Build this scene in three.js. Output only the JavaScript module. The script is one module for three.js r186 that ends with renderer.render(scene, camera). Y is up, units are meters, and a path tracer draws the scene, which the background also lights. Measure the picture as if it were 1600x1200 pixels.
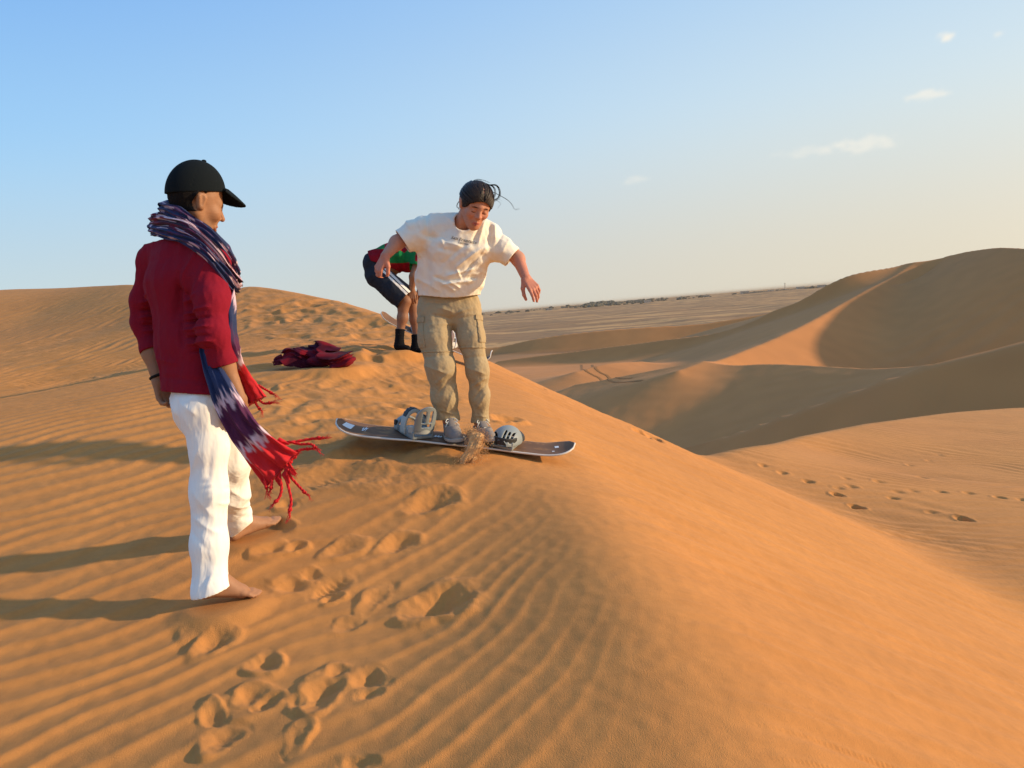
import * as THREE from 'three';
import { mergeGeometries } from 'three/addons/utils/BufferGeometryUtils.js';
import { createNoise2D, createNoise3D } from 'simplex-noise';

// ---------------------------------------------------------------- camera, sky, sun, exposure
const scene = new THREE.Scene();
const EYE = 1.6, FPX = 1164, DEG = Math.PI / 180;
const camera = new THREE.PerspectiveCamera(2 * Math.atan(600 / FPX) / DEG, 4 / 3, 0.05, 12000);
camera.position.set(0, EYE, 0);
camera.rotation.order = 'YXZ';
camera.rotation.set(-5.72 * DEG, 0, -4.63 * DEG);
camera.updateMatrixWorld(true);
const SUN_AZ = 85 * DEG, SUN_EL = 15.5 * DEG;                     // azimuth to the right of the view direction
const sunDir = new THREE.Vector3(Math.sin(SUN_AZ) * Math.cos(SUN_EL), Math.sin(SUN_EL), -Math.cos(SUN_AZ) * Math.cos(SUN_EL));
const sun = new THREE.DirectionalLight(new THREE.Color().setRGB(1, 0.76, 0.48), 4.8);
sun.position.copy(sunDir).multiplyScalar(60); sun.target.position.set(0, 0, -6);
sun.castShadow = true; sun.shadow.radius = 3; sun.shadow.mapSize.set(4096, 4096);
Object.assign(sun.shadow.camera, { left: -40, right: 40, top: 40, bottom: -40, near: 1, far: 200 });
scene.add(sun, sun.target);
const renderer = new THREE.WebGLRenderer({ antialias: true });
renderer.toneMapping = THREE.LinearToneMapping; renderer.toneMappingExposure = 1.06;
renderer.shadowMap.enabled = true; renderer.shadowMap.type = THREE.PCFSoftShadowMap;
renderer.setSize(1024, 768);

// ---------------------------------------------------------------- small maths
function mulberry(a) { return () => { a |= 0; a = a + 0x6D2B79F5 | 0; let t = Math.imul(a ^ a >>> 15, 1 | a); t = t + Math.imul(t ^ t >>> 7, 61 | t) ^ t; return ((t ^ t >>> 14) >>> 0) / 4294967296; }; }
const rnd = mulberry(11);
const n2 = createNoise2D(mulberry(3)), n2b = createNoise2D(mulberry(5)), n3 = createNoise3D(mulberry(7));
const clamp = (x, a = 0, b = 1) => x < a ? a : x > b ? b : x;
const mix = (a, b, t) => a + (b - a) * t;
const smooth = (a, b, x) => { const t = clamp((x - a) / (b - a)); return t * t * (3 - 2 * t); };
const lin = (r, g, b) => new THREE.Color().setRGB(r, g, b);
const V = (x, y, z) => new THREE.Vector3(x, y, z);
const srgb = (r, g, b) => [r, g, b].map(c => { c /= 255; return c <= .04045 ? c / 12.92 : ((c + .055) / 1.055) ** 2.4; });
// the point seen at a pixel of the 1600 x 1200 picture at a given depth in front of the lens
function at(px, py, D) { return V((px - 800) / FPX * D, (600 - py) / FPX * D, -D).applyQuaternion(camera.quaternion).add(camera.position); }

// ---------------------------------------------------------------- sky (air and a few small clouds only)
{
  const W = 2048, H = 1024, data = new Float32Array(W * H * 4);
  const clouds = [[1477, 57, 16, 8, .9], [1560, 53, 7, 4, .55], [1450, 147, 36, 9, .62], [1350, 226, 60, 14, .5], [1265, 236, 60, 9, .28], [995, 281, 26, 7, .3]].map(([x, y, w, h, a]) => {
    const d = at(x, y, 1).sub(camera.position).normalize(), dr = at(x + w, y - w * .09, 1).sub(camera.position).normalize();
    return { az: Math.atan2(d.x, -d.z), el: Math.asin(d.y), w: dr.sub(d).length(), h: h * .75 / FPX, a };
  });
  const horL = srgb(198, 214, 216), horM = srgb(206, 205, 196), horR = srgb(221, 213, 193);
  const midL = srgb(158, 205, 242), midR = srgb(208, 224, 230), topL = srgb(118, 172, 234), topR = srgb(168, 204, 238), zen = srgb(88, 138, 208);
  const l3 = (a, b, t) => [mix(a[0], b[0], t), mix(a[1], b[1], t), mix(a[2], b[2], t)];
  for (let j = 0; j < H; j++) for (let i = 0; i < W; i++) {
    const el = (j + .5) / H * Math.PI - Math.PI / 2, ph = ((i + .5) / W - .5) * 2 * Math.PI;
    const x = Math.cos(ph) * Math.cos(el), z = Math.sin(ph) * Math.cos(el), y = Math.sin(el);
    let az = Math.atan2(x, -z);                                   // 0 straight ahead, + to the right
    const g = Math.acos(clamp(Math.cos(el) * Math.cos(az - SUN_AZ), -1, 1)) / DEG; // degrees from the sun's azimuth on the horizon
    const s = smooth(128, 48, g);                                 // 0 far from the sun, 1 near
    const hor = s < .5 ? l3(horL, horM, s * 2) : l3(horM, horR, s * 2 - 1);
    const e = Math.max(0, el) / DEG;
    let c = l3(hor, l3(midL, midR, s), smooth(0, 15, e));
    c = l3(c, l3(topL, topR, s), smooth(9, 27, e));
    c = l3(c, zen, smooth(25, 85, e) * .9);
    const glow = Math.exp(-Math.pow(g / 26, 2)) * Math.exp(-e / 30);
    c = [c[0] + 2.2 * glow, c[1] + 1.6 * glow, c[2] + .9 * glow];
    if (el < 0) c = l3(c, [.3, .22, .15], smooth(0, -6, el / DEG));
    for (const k of clouds) {
      const dx = (az - k.az) / k.w, dy = (el - k.el) / k.h; if (Math.abs(dx) > 2.2 || Math.abs(dy) > 2.5) continue;
      const q = dx * dx + Math.pow(dy - .25 * n2(az * 40, 3 + k.el * 50), 2) + .5 * n2(az * 45 + k.el * 90, el * 190) + .35 * n2b(az * 130, el * 520);
      const a = k.a * smooth(1.15, .1, q);
      c = l3(c, [.92, .87, .76], a);
    }
    const o = (j * W + i) * 4; data[o] = c[0]; data[o + 1] = c[1]; data[o + 2] = c[2]; data[o + 3] = 1;
  }
  const sky = new THREE.DataTexture(data, W, H, THREE.RGBAFormat, THREE.FloatType);
  sky.mapping = THREE.EquirectangularReflectionMapping; sky.magFilter = sky.minFilter = THREE.LinearFilter; sky.wrapS = THREE.RepeatWrapping; sky.needsUpdate = true;
  scene.background = sky; scene.environment = sky;
}
scene.fog = new THREE.FogExp2(lin(.68, .56, .42), 0.00004);

// ---------------------------------------------------------------- naming
const used = {};
function numbered(n) { const k = used[n] = (used[n] ?? -1) + 1; return k ? `${n}_${String(k).padStart(3, '0')}` : n; }
function shade(m) { m.castShadow = m.receiveShadow = true; return m; }
function struct(name, geo, mat) { const m = shade(new THREE.Mesh(geo, mat)); m.name = numbered(name); m.userData.kind = 'structure'; scene.add(m); return m; }
function thing(name, pos, label, category, group) { const o = new THREE.Group(); o.name = numbered(name); o.position.copy(pos); o.userData = { label, category }; if (group) o.userData.group = group; scene.add(o); return o; }
function part(name, geo, mat, parent, label) { const m = shade(new THREE.Mesh(geo, mat)); m.name = name; if (label) m.userData.label = label; parent.add(m); return m; }
// a tiling float noise texture made once and used with its own repeat
function noiseTex(N, f) {
  const d = new Uint8Array(N * N * 4);
  for (let j = 0; j < N; j++) for (let i = 0; i < N; i++) { const c = f(i / N, j / N, i, j), o = (j * N + i) * 4; d[o] = clamp(c[0]) * 255; d[o + 1] = clamp(c[1]) * 255; d[o + 2] = clamp(c[2]) * 255; d[o + 3] = 255; }
  const t = new THREE.DataTexture(d, N, N); t.wrapS = t.wrapT = THREE.RepeatWrapping; t.magFilter = THREE.LinearFilter; t.minFilter = THREE.LinearMipmapLinearFilter; t.generateMipmaps = true; t.needsUpdate = true; return t;
}
const n4t = (u, v, f, nn = n3) => { // tiling noise through a torus
  const a = u * 2 * Math.PI, b = v * 2 * Math.PI, r = f / (2 * Math.PI);
  return .7 * (nn(Math.cos(a) * r + 5, Math.sin(a) * r, Math.cos(b) * r) + nn(Math.sin(b) * r, Math.cos(b) * r + 9, Math.sin(a) * r)) ;
};
// ---------------------------------------------------------------- sand
const SAND = [0.575, 0.235, 0.055];
const rG = mulberry(21);
const grainTex = noiseTex(512, (u, v) => { const g = .5 + .22 * (rG() + rG() + rG() - 1.5) + .05 * n4t(u, v, 90) + .03 * n4t(u, v, 30); return [g, g, g]; });
const rC = mulberry(22);
const sandMap = noiseTex(512, (u, v) => { const k = .93 + .05 * n4t(u, v, 6) + .04 * n4t(u, v, 25) + .10 * (rC() - .5); return [k, k * .995, k * .985]; });
sandMap.colorSpace = THREE.NoColorSpace;
const rep = (t, r, q = r) => { const c = t.clone(); c.repeat.set(r, q); c.needsUpdate = true; return c; };
const nearSand = new THREE.MeshStandardMaterial({ color: lin(...SAND), roughness: 1, map: rep(sandMap, 1.3), bumpMap: rep(grainTex, 1.9), bumpScale: 0.0032, vertexColors: true });
const farSand = new THREE.MeshStandardMaterial({ color: lin(1, 1, 1), roughness: 1, vertexColors: true, bumpMap: rep(grainTex, .25), bumpScale: 0.012 });

// smooth sheet through surveyed points (thin plate spline)
function tps(pts) {
  const n = pts.length, N = n + 3, A = [], b = new Float64Array(N);
  const U = d2 => d2 < 1e-9 ? 0 : .5 * d2 * Math.log(d2);
  for (let i = 0; i < N; i++) A.push(new Float64Array(N));
  for (let i = 0; i < n; i++) {
    for (let j = 0; j < n; j++) A[i][j] = U((pts[i].x - pts[j].x) ** 2 + (pts[i].z - pts[j].z) ** 2);
    A[i][i] += 0.02; A[i][n] = A[n][i] = 1; A[i][n + 1] = A[n + 1][i] = pts[i].x; A[i][n + 2] = A[n + 2][i] = pts[i].z; b[i] = pts[i].y;
  }
  for (let c = 0; c < N; c++) {
    let p = c; for (let r = c + 1; r < N; r++) if (Math.abs(A[r][c]) > Math.abs(A[p][c])) p = r;
    [A[c], A[p]] = [A[p], A[c]]; [b[c], b[p]] = [b[p], b[c]];
    for (let r = c + 1; r < N; r++) { const f = A[r][c] / A[c][c]; if (!f) continue; for (let k = c; k < N; k++) A[r][k] -= f * A[c][k]; b[r] -= f * b[c]; }
  }
  const w = new Float64Array(N);
  for (let r = N - 1; r >= 0; r--) { let s = b[r]; for (let k = r + 1; k < N; k++) s -= A[r][k] * w[k]; w[r] = s / A[r][r]; }
  const X = Float64Array.from(pts, p => p.x), Z = Float64Array.from(pts, p => p.z);
  return (x, z) => { let s = w[n] + w[n + 1] * x + w[n + 2] * z; for (let i = 0; i < n; i++) { const dx = x - X[i], dz = z - Z[i], d2 = dx * dx + dz * dz; if (d2 > 1e-9) s += w[i] * .5 * d2 * Math.log(d2); } return s; };
}
const raw = (x, y, z) => V(x, y + EYE, z);
// windward side of the near dune, level on beyond the crest
const windward = [
  [0, 945, 2.95], [330, 935, 2.95], [390, 838, 3.46], [150, 690, 4.6], [560, 690, 4.45], [100, 1180, 2.1], [500, 1180, 2.0], [820, 1190, 1.88],
  [490, 572, 6.5], [635, 546, 7.2], [390, 447, 13], [200, 443, 17], [0, 453, 20], [500, 463, 12], [600, 495, 10],
  [100, 600, 8.3], [200, 500, 13.5], [60, 490, 16], [640, 1000, 2.6], [700, 840, 3.35], [430, 720, 4.3], [330, 560, 7.3], [-300, 640, 8], [740, 692, 4.4], [660, 580, 6.6],
].map(a => at(...a));
// the crest, nearest first: on plan it runs away from the lens, then swings left round the hump
const crestPts = [[1290, 1330, 1.55], [1140, 1190, 1.82], [1020, 960, 2.45], [955, 850, 3.0], [905, 775, 3.6], [850, 715, 4.35], [795, 642, 5.6], [752, 592, 7.0], [705, 551, 8.3], [600, 496, 10], [500, 464, 12], [392, 448, 13.2], [300, 445, 15], [150, 446, 18], [0, 454, 20.5], [-250, 478, 25]].map(a => at(...a));
crestPts.unshift(V(crestPts[0].x + .35, crestPts[0].y - .25, .2), ); crestPts.unshift(V(crestPts[0].x + .8, crestPts[0].y - .5, 2.6));
const crestLine = new THREE.CatmullRomCurve3(crestPts, false, 'centripetal').getPoints(72);
windward.push(...crestPts, ...crestPts.slice(0, 12).map(p => V(p.x + 2.2, p.y + .12, p.z)), raw(0, -1.5, .4), raw(-.8, -1.6, 2.5), raw(-5, -1.1, 0), raw(-9, -.6, -3), raw(-14, .2, -12), raw(-3.5, .6, -17), raw(-8, .9, -24), raw(-13, 1.2, -30));
const windHeight = tps(windward);
// flat shoulder at the right, and the brink beyond which its sand falls away
const brink = [[1060, 722, 13.2], [1145, 699, 14.5], [1250, 679, 18], [1350, 660, 22], [1470, 640, 26], [1600, 619, 30], [1800, 588, 36]].map(a => at(...a));
const shoulder = tps([[1350, 800, 11], [1600, 915, 7.4], [1500, 838, 9.6], [1600, 770, 12.5], [1400, 735, 15], [1600, 668, 22], [1300, 705, 17], [1800, 700, 18]].map(a => at(...a)).concat(brink, brink.map(p => V(p.x - 2, p.y + .1, p.z - 6)), [raw(6.5, -3.7, -1), raw(4, -3.4, 3), raw(2, -3.3, -9)]));
function polyDist(P, x, z) { // nearest point of a polyline on plan: distance, side, height there
  let best = 1e9, bi = 0, bt = 0;
  for (let i = 0; i + 1 < P.length; i++) {
    const a = P[i], b = P[i + 1], ex = b.x - a.x, ez = b.z - a.z; let t = ((x - a.x) * ex + (z - a.z) * ez) / (ex * ex + ez * ez); t = t < 0 ? 0 : t > 1 ? 1 : t;
    const dx = x - a.x - ex * t, dz = z - a.z - ez * t, d = dx * dx + dz * dz;
    if (d < best) { best = d; bi = i; bt = t; }
  }
  const a = P[bi], b = P[bi + 1], ex = b.x - a.x, ez = b.z - a.z, dx = x - a.x - ex * bt, dz = z - a.z - ez * bt, d = Math.sqrt(best), cr = ex * dz - ez * dx;
  return { d, s: Math.sign(cr), sn: cr / (Math.hypot(ex, ez) * d + 1e-9), y: mix(a.y, b.y, bt), i: bi, t: bt };
}
const smin = (a, b, k) => { const h = Math.max(0, k - Math.abs(a - b)) / k; return Math.min(a, b) - h * h * k * .25; };
const smax = (a, b, k) => -smin(-a, -b, k);
function crestDist(x, z) { const q = polyDist(crestLine, x, z); return q.s < 0 ? q.d : -q.d; }       // + on the windward (left) side
function nearBase(x, z) {
  const q = polyDist(crestLine, x, z); let h = windHeight(x, z);
  if (q.d < 1.2 || q.s > 0) { const out = q.s > 0 ? q.d : -q.d; h = smin(h, q.y + .05 - .53 * out, .16); }
  if (x > .5) {
    let t = shoulder(x, z);
    if (z < -7.5) { const w = polyDist(brink, x, z), out = w.sn * -w.d; t = smin(t, w.y - .55 * out, .22); }
    t -= 3 * smooth(2.6, .5, x) + Math.max(0, -z - 9) * .8 * smooth(2.9, 1.6, x);
    h = smax(h, t, .30);
  }
  h -= Math.max(0, Math.hypot(x, z) - 24) ** 2 * .02 * (x > 3 ? .15 : 1);
  return h;
}
function groundAt(px, py, d0 = 1.3, d1 = 40) { // where the sight line through a pixel meets the near dune
  let p = null, lo = d0;
  for (let d = d0; d < d1; d *= 1.02) { p = at(px, py, d); if (p.y < nearBase(p.x, p.z)) { let hi = d; lo = d / 1.02; for (let k = 0; k < 14; k++) { const m = (lo + hi) / 2; p = at(px, py, m); if (p.y < nearBase(p.x, p.z)) hi = m; else lo = m; } return p; } }
  return p;
}
// ---- marks in the sand: each { x, z, ca, sa, L, W, d, rim, kind }
const marks = [], cell = .4, hash = new Map();
function mark(p, ang, L, W, d, rim = .35, kind = 0) {
  d *= d > 0 ? .62 : 1; rim *= .6; const m = { x: p.x, z: p.z, ca: Math.cos(ang), sa: Math.sin(ang), L, W, d, rim, kind, ph: rnd() * 50 }; marks.push(m);
  const R = Math.max(L, W) * 1.7;
  for (let i = Math.floor((p.x - R) / cell); i <= Math.floor((p.x + R) / cell); i++) for (let j = Math.floor((p.z - R) / cell); j <= Math.floor((p.z + R) / cell); j++) { const k = i * 4096 + j; if (!hash.has(k)) hash.set(k, []); hash.get(k).push(m); }
}
function pxMark(px, py, qx, qy, wid, d, rim, kind) { // a print whose long axis runs between two pixels
  const a = groundAt(px, py), b = groundAt(qx, qy), L = Math.hypot(b.x - a.x, b.z - a.z) * .44;
  mark(V((a.x + b.x) / 2, 0, (a.z + b.z) / 2), Math.atan2(b.z - a.z, b.x - a.x), L, wid, d, rim, kind);
}
// prints near the lens
[[620, 965, 735, 925, .10, .062, .35, 1], [636, 800, 712, 768, .10, .05, .35, 1], 
  [590, 862, 650, 838, .065, .034, .4, 1], [505, 872, 565, 845, .06, .018, .4, 0], [430, 925, 478, 905, .06, .028, .4, 1], [490, 935, 545, 900, .055, .020, .5, 2], [470, 905, 500, 892, .045, .02, .4, 0], [505, 945, 530, 925, .035, .02, .5, 0],
  [303, 1030, 358, 985, .055, .032, .35, 1], [385, 1045, 440, 1030, .06, .028, .4, 1], [378, 1105, 405, 1070, .045, .022, .45, 1], [405, 1108, 430, 1080, .035, .016, .4, 0],
  [490, 1118, 512, 1055, .055, .038, .4, 1], [510, 1062, 540, 1040, .04, .02, .3, 0], [460, 1112, 478, 1082, .035, .014, .3, 0], [548, 1072, 598, 1050, .055, .026, .4, 1], [560, 1092, 590, 1075, .03, .012, .3, 0],
  [312, 1125, 350, 1112, .07, .02, .3, 0], [325, 1180, 362, 1135, .05, .018, .35, 1], [452, 1180, 478, 1130, .03, .008, .3, 0], [565, 962, 600, 915, .045, .016, .25, 1], [530, 985, 552, 965, .04, .007, .3, 0], [545, 1205, 565, 1180, .04, .014, .3, 0],
  [425, 830, 460, 815, .05, .028, .4, 1], [430, 795, 462, 782, .05, .026, .4, 1], [395, 870, 440, 850, .065, .022, .4, 1], [445, 866, 475, 850, .04, .022, .5, 1], [388, 848, 430, 838, .06, .02, .5, 0],
  [375, 935, 420, 915, .07, .022, .35, 0], [290, 955, 350, 965, .11, .008, .5, 0],
  [470, 770, 540, 735, .05, .014, .4, 2], [560, 725, 600, 712, .07, .03, .4, 1], [500, 720, 545, 705, .07, .03, .4, 1], [455, 760, 480, 745, .05, .02, .4, 0], [600, 745, 640, 730, .05, .016, .4, 0], [560, 755, 590, 745, .04, .016, .4, 0],
  [440, 700, 480, 690, .06, .022, .4, 1], [600, 705, 690, 716, .1, .02, .3, 0]].forEach(a => pxMark(...a));
// trampled ground between the scarf, the board and the hump
{
  const band = [[445, 742], [560, 748], [660, 720], [640, 660], [670, 610], [660, 570], [640, 552], [596, 498], [520, 470], [470, 462], [400, 450], [385, 470], [420, 520], [560, 560], [540, 600], [500, 650], [450, 700]];
  const inside = (x, y) => { let c = false; for (let i = 0, j = band.length - 1; i < band.length; j = i++) { const [a, b] = band[i], [p, q] = band[j]; if ((b > y) !== (q > y) && x < (p - a) * (y - b) / (q - b) + a) c = !c; } return c; };
  let n = 0;
  for (let k = 0; k < 4000 && n < 210; k++) {
    const px = 380 + rnd() * 300, py = 446 + rnd() * 310; if (!inside(px, py)) continue;
    const p = groundAt(px, py), D = Math.hypot(p.x, p.z); if (D > 15 || rnd() > Math.min(1, (D / 7.5) ** 2)) continue;
    const big = rnd() < .34; n++;
    mark(p, .3 + (rnd() - .5) * 2.0, .14 + rnd() * .1 + (big ? .08 : 0), .07 + rnd() * .05 + (big ? .05 : 0), (big ? .034 + rnd() * .02 : .012 + rnd() * .014), .3 + rnd() * .25, rnd() < .6 ? 1 : 0);
  }
  for (let k = 0; k < 60; k++) { const px = 395 + rnd() * 300, py = 500 + rnd() * 190, p = groundAt(px, py); if (p && Math.hypot(p.x, p.z) < 14) mark(p, rnd() * 3, .1 + rnd() * .1, .05 + rnd() * .04, .015 + rnd() * .02, .4, 1); }
  // larger pits on the hump and behind the board
  [[470, 480, 498, 472, .3, .10], [415, 492, 440, 486, .22, .07], [445, 502, 470, 497, .2, .07], [555, 500, 590, 512, .35, .10], [560, 560, 600, 556, .2, .07], [535, 548, 560, 544, .16, .05], [610, 640, 640, 632, .14, .05], [575, 655, 600, 648, .12, .05], [780, 660, 800, 652, .1, .07], [600, 610, 640, 602, .14, .045], [560, 590, 590, 583, .12, .04], [160, 588, 195, 584, .12, .05]].forEach(([a, b, c, d, w, dep]) => pxMark(a, b, c, d, w, dep, .4, 1));
}
// steps down the slip face and across the flat shoulder
[[816, 594, 13, .12], [838, 603, 8, .09], [1001, 677, 12, .15], [1019, 684, 11, .13], [1192, 727, 8, .06], [1222, 738, 8, .06], [1262, 752, 12, .09], [1308, 773, 14, .16], [1338, 793, 16, .18], [1505, 811, 17, .16], [1395, 778, 11, .07], [1455, 800, 10, .05], [1440, 745, 7, .05], [1402, 768, 6, .04], [1470, 768, 9, .05], [1513, 770, 9, .05], [1561, 777, 9, .07], [1597, 780, 8, .06], [1310, 763, 8, .04], [1330, 760, 8, .04], [1322, 747, 6, .04], [1372, 752, 6, .04], [1428, 767, 6, .04], [1422, 727, 8, .05], [1452, 720, 6, .04], [1468, 711, 6, .03], [1527, 699, 7, .05], [1558, 694, 6, .05], [1580, 687, 6, .04], [1600, 681, 7, .05]].forEach(([x, y, w, d]) => {
  const a = groundAt(x - w * .62, y - w * .25), b = groundAt(x + w * .62, y + w * .25); mark(V((a.x + b.x) / 2, 0, (a.z + b.z) / 2), Math.atan2(b.z - a.z, b.x - a.x), Math.max(.1, Math.min(.3, Math.hypot(b.x - a.x, b.z - a.z) / 2)), .1, d, .2, 1);
});
const flattened = [];                                               // discs pressed level where something stands: x, z, r, y
function markHeight(x, z) {
  const list = hash.get(Math.floor(x / cell) * 4096 + Math.floor(z / cell)); let lo = 0, hi = 0, h = 0, cover = 0;
  if (!list) return [0, 0];
  for (const m of list) {
    const dx = x - m.x, dz = z - m.z; let a = (dx * m.ca + dz * m.sa) / m.L, b = (-dx * m.sa + dz * m.ca) / m.W;
    b /= 1 + .22 * a - .25 * Math.max(0, .5 - Math.abs(a + .15)); // sole outline: broad ball, waist
    let q = Math.sqrt(a * a + b * b) + .13 * n2(x * 7 + m.ph, z * 7) + .03 * n2b(x * 22, z * 22 + m.ph);
    if (q > 1.9) continue;
    let f = -m.d * smooth(1.15, m.kind === 1 ? .1 : .3, q) * (m.kind === 1 ? 1 + .45 * clamp(a, -1, 1) : 1);
    if (f < 0) lo += (-f) ** 3; else hi += f ** 3; const rimH = m.d * m.rim * Math.exp(-(((q - 1.25) / .26) ** 2)) * (1 + .5 * n2b(x * 10 + m.ph, z * 10)); hi += rimH ** 3;
    if (m.kind === 2 && q < .9) h += .6 * .005 * Math.sin(a * 22) * smooth(.9, .7, q);
    cover = Math.max(cover, smooth(1.75, 1.1, q));
  }
  lo = -Math.cbrt(lo); return [h + lo + Math.cbrt(hi) * smooth(-.035, 0, lo), cover];
}
function surface(x, z) {
  const base = nearBase(x, z), r = Math.hypot(x, z), cd = crestDist(x, z);
  const [mh, cover] = r < 20 ? markHeight(x, z) : [0, 0];
  let h = base + mh;
  // wind ripples: oblique on the windward side, swinging round to run along the crest
  const wob = .10 * n2(x * .8, z * .8) + .02 * n2b(x * 2.3, z * 2.3);
  const d = Math.max(cd, -.6);
  let ph = -z * 1.0 + .8 * d - .46 * Math.exp(-d / .24) + wob - .05 * x;
  const lam = .172, k = ph / lam + .20 * n2b(x * 1.5 + 9, z * 1.5);
  const fr = k - Math.floor(k), prof = Math.pow(.5 + .5 * Math.sin(2 * Math.PI * (fr + .08 * Math.sin(2 * Math.PI * fr))), 1.7);
  let amp = .0108 * smooth(-.02, .5, cd) * (1 - .93 * cover) * (.82 + .28 * n2(x * .4 + 4, z * .4));
  amp *= smooth(27, 15, r) * smooth(-40, -9, x + 30 * smooth(-14, -22, z));
  const nearCrest = smooth(1.0, .15, cd); amp *= 1 + 1.3 * smooth(4.5, 10, r);
  h += Math.max(0, amp) * (prof - .4) * (1 - .72 * nearCrest);
  // streaks down the slip face
  if (cd < .3) {
    const s = smooth(0, -.5, cd) * smooth(16, 9, r);
    const zz = z + .10 * x; h += s * (.016 * n2(zz * 2.2, x * .16) + .010 * n2b(zz * 6, x * .2) + .0035 * n2(zz * 17, x * .3) - .022 * Math.pow(Math.max(0, n2(zz * 3.3 + 7, x * .10) - .55) / .45, 2) - .014 * Math.pow(Math.max(0, n2b(zz * 7.5 + 3, x * .16) - .6) / .4, 2));
    // fine ripples on the flat shoulder
    const flat = smooth(7.5, 10, r) * smooth(2.5, 4, x);
    if (flat > 0) h += flat * .011 * Math.sin((x * .6 - z * .95 + .5 * n2(x * .35, z * .35)) * 2 * Math.PI / .42) * (.5 + .5 * n2b(x * .3, z * .3));
  }
  h += .010 * n2(x * 2.4, z * 2.4) * smooth(.2, 1, cover + .3) + .0012 * n2b(x * 11, z * 11) + (cover > .2 && r < 9 ? .0015 * n2(x * 26, z * 26) * cover : 0);
  if (r < 9) for (const f of flattened) { const q = Math.hypot(x - f.x, z - f.z) / f.r; if (q < 1.6) { const t = mix(h, f.y, smooth(1.6, .9, q) * (f.w ?? 1)); h = f.down ? Math.min(h, t) : t; } }
  return h;
}
function polarSheet(r0, r1, dr, fine, n1, n2c, fn, col) {
  const th = []; const A = fine * DEG;
  for (let i = 0; i <= n1; i++) th.push(-A + 2 * A * i / n1);
  for (let i = 1; i < n2c; i++) th.push(A + (2 * Math.PI - 2 * A) * i / n2c);
  const rs = []; for (let r = r0; r < r1; r += dr(r)) rs.push(r); rs.push(r1);
  const nt = th.length, nr = rs.length, pos = new Float32Array((nt * nr + 1) * 3), colr = new Float32Array((nt * nr + 1) * 3), uv = new Float32Array((nt * nr + 1) * 2);
  for (let j = 0; j < nr; j++) for (let i = 0; i < nt; i++) {
    const x = Math.sin(th[i]) * rs[j], z = -Math.cos(th[i]) * rs[j], o = j * nt + i, y = fn(x, z, i <= n1);
    pos[o * 3] = x; pos[o * 3 + 1] = y; pos[o * 3 + 2] = z; uv[o * 2] = x; uv[o * 2 + 1] = z;
    const c = col(x, z, y); colr[o * 3] = c[0]; colr[o * 3 + 1] = c[1]; colr[o * 3 + 2] = c[2];
  }
  const L = nt * nr; pos[L * 3 + 1] = fn(0, 0, true); const c0 = col(0, 0, 0); colr[L * 3] = c0[0]; colr[L * 3 + 1] = c0[1]; colr[L * 3 + 2] = c0[2];
  const idx = new Uint32Array(nt * (nr - 1) * 6 + nt * 3); let q = 0;
  for (let i = 0; i < nt; i++) { const i2 = (i + 1) % nt; idx[q++] = L; idx[q++] = i2; idx[q++] = i;
    for (let j = 0; j + 1 < nr; j++) { const a = j * nt + i, b = j * nt + i2, c = a + nt, d = b + nt; idx[q++] = a; idx[q++] = b; idx[q++] = c; idx[q++] = b; idx[q++] = d; idx[q++] = c; } }
  const g = new THREE.BufferGeometry(); g.setAttribute('position', new THREE.BufferAttribute(pos, 3)); g.setAttribute('uv', new THREE.BufferAttribute(uv, 2)); g.setAttribute('color', new THREE.BufferAttribute(colr, 3)); g.setIndex(new THREE.BufferAttribute(idx, 1));
  g.computeVertexNormals(); return g;
}
function buildNear() {
  const g = polarSheet(.5, 46, r => Math.max(.0070, .0039 * r), 41, 680, 60, (x, z, f) => f ? surface(x, z) : nearBase(x, z), (x, z, y) => {
    const k = 1 + .05 * n2(x * .3, z * .3) + .04 * n2b(x * 1.3, z * 1.3); return [k, k * (1 + .012 * n2(x * .2 + 8, z * .2)), k];
  });
  struct('sand_dune', g, nearSand);
}

// ---- the dunes beyond and the plain: ridges with their own two slopes
const PLAIN = EYE - 16;
const R = (near, far, k, ...p) => ({ p: new THREE.CatmullRomCurve3(p.map(a => at(...a)), false, 'centripetal').getPoints(p.length * 6), near, far, k });
const ridges = [
  // next crest behind the flat shoulder
  R(.50, .55, .6, [1000, 712, 66], [1105, 692, 60], [1250, 641, 54], [1350, 605, 51], [1450, 571, 48], [1600, 530, 45], [1900, 450, 40]),
  // low ridge that closes the bowl
  R(.60, .30, 3.2, [900, 600, 113], [985, 587, 108], [1089, 575, 101], [1197, 569, 93], [1278, 572, 85], [1385, 576, 75], [1471, 568, 67], [1600, 540, 58], [1800, 500, 50]),
  // spur running down from the high dune
  R(.25, .5, 3.0, [1060, 580, 97], [1089, 573, 99], [1170, 546, 108], [1251, 511, 119], [1331, 466, 134], [1428, 416, 152]),
  // high dune at the right
  R(.50, .5, 3.4, [1405, 425, 155], [1428, 415, 152], [1482, 399, 148], [1536, 389, 137], [1600, 388, 123], [1700, 398, 109], [1900, 440, 95]),
  // its long far crest
  R(.42, .5, 1.5, [780, 563, 190], [901, 548, 180], [1036, 531, 168], [1116, 520, 162], [1170, 504, 158], [1208, 485, 156], [1251, 469, 154], [1294, 445, 153], [1331, 429, 153], [1385, 419, 153], [1440, 414, 154]),
  // darker crest before the plain
  R(.42, .5, 1.2, [700, 548, 262], [782, 541, 256], [850, 527, 250], [955, 515, 242], [1100, 505, 232], [1200, 490, 226], [1280, 475, 220]),
  // mound with the wheel tracks
  R(.22, .22, 2.0, [900, 580, 125], [950, 568, 130], [1000, 564, 134]),
];
const floorPts = [[1000, 660, 62, 0], [1150, 660, 60, 0]];
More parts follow.
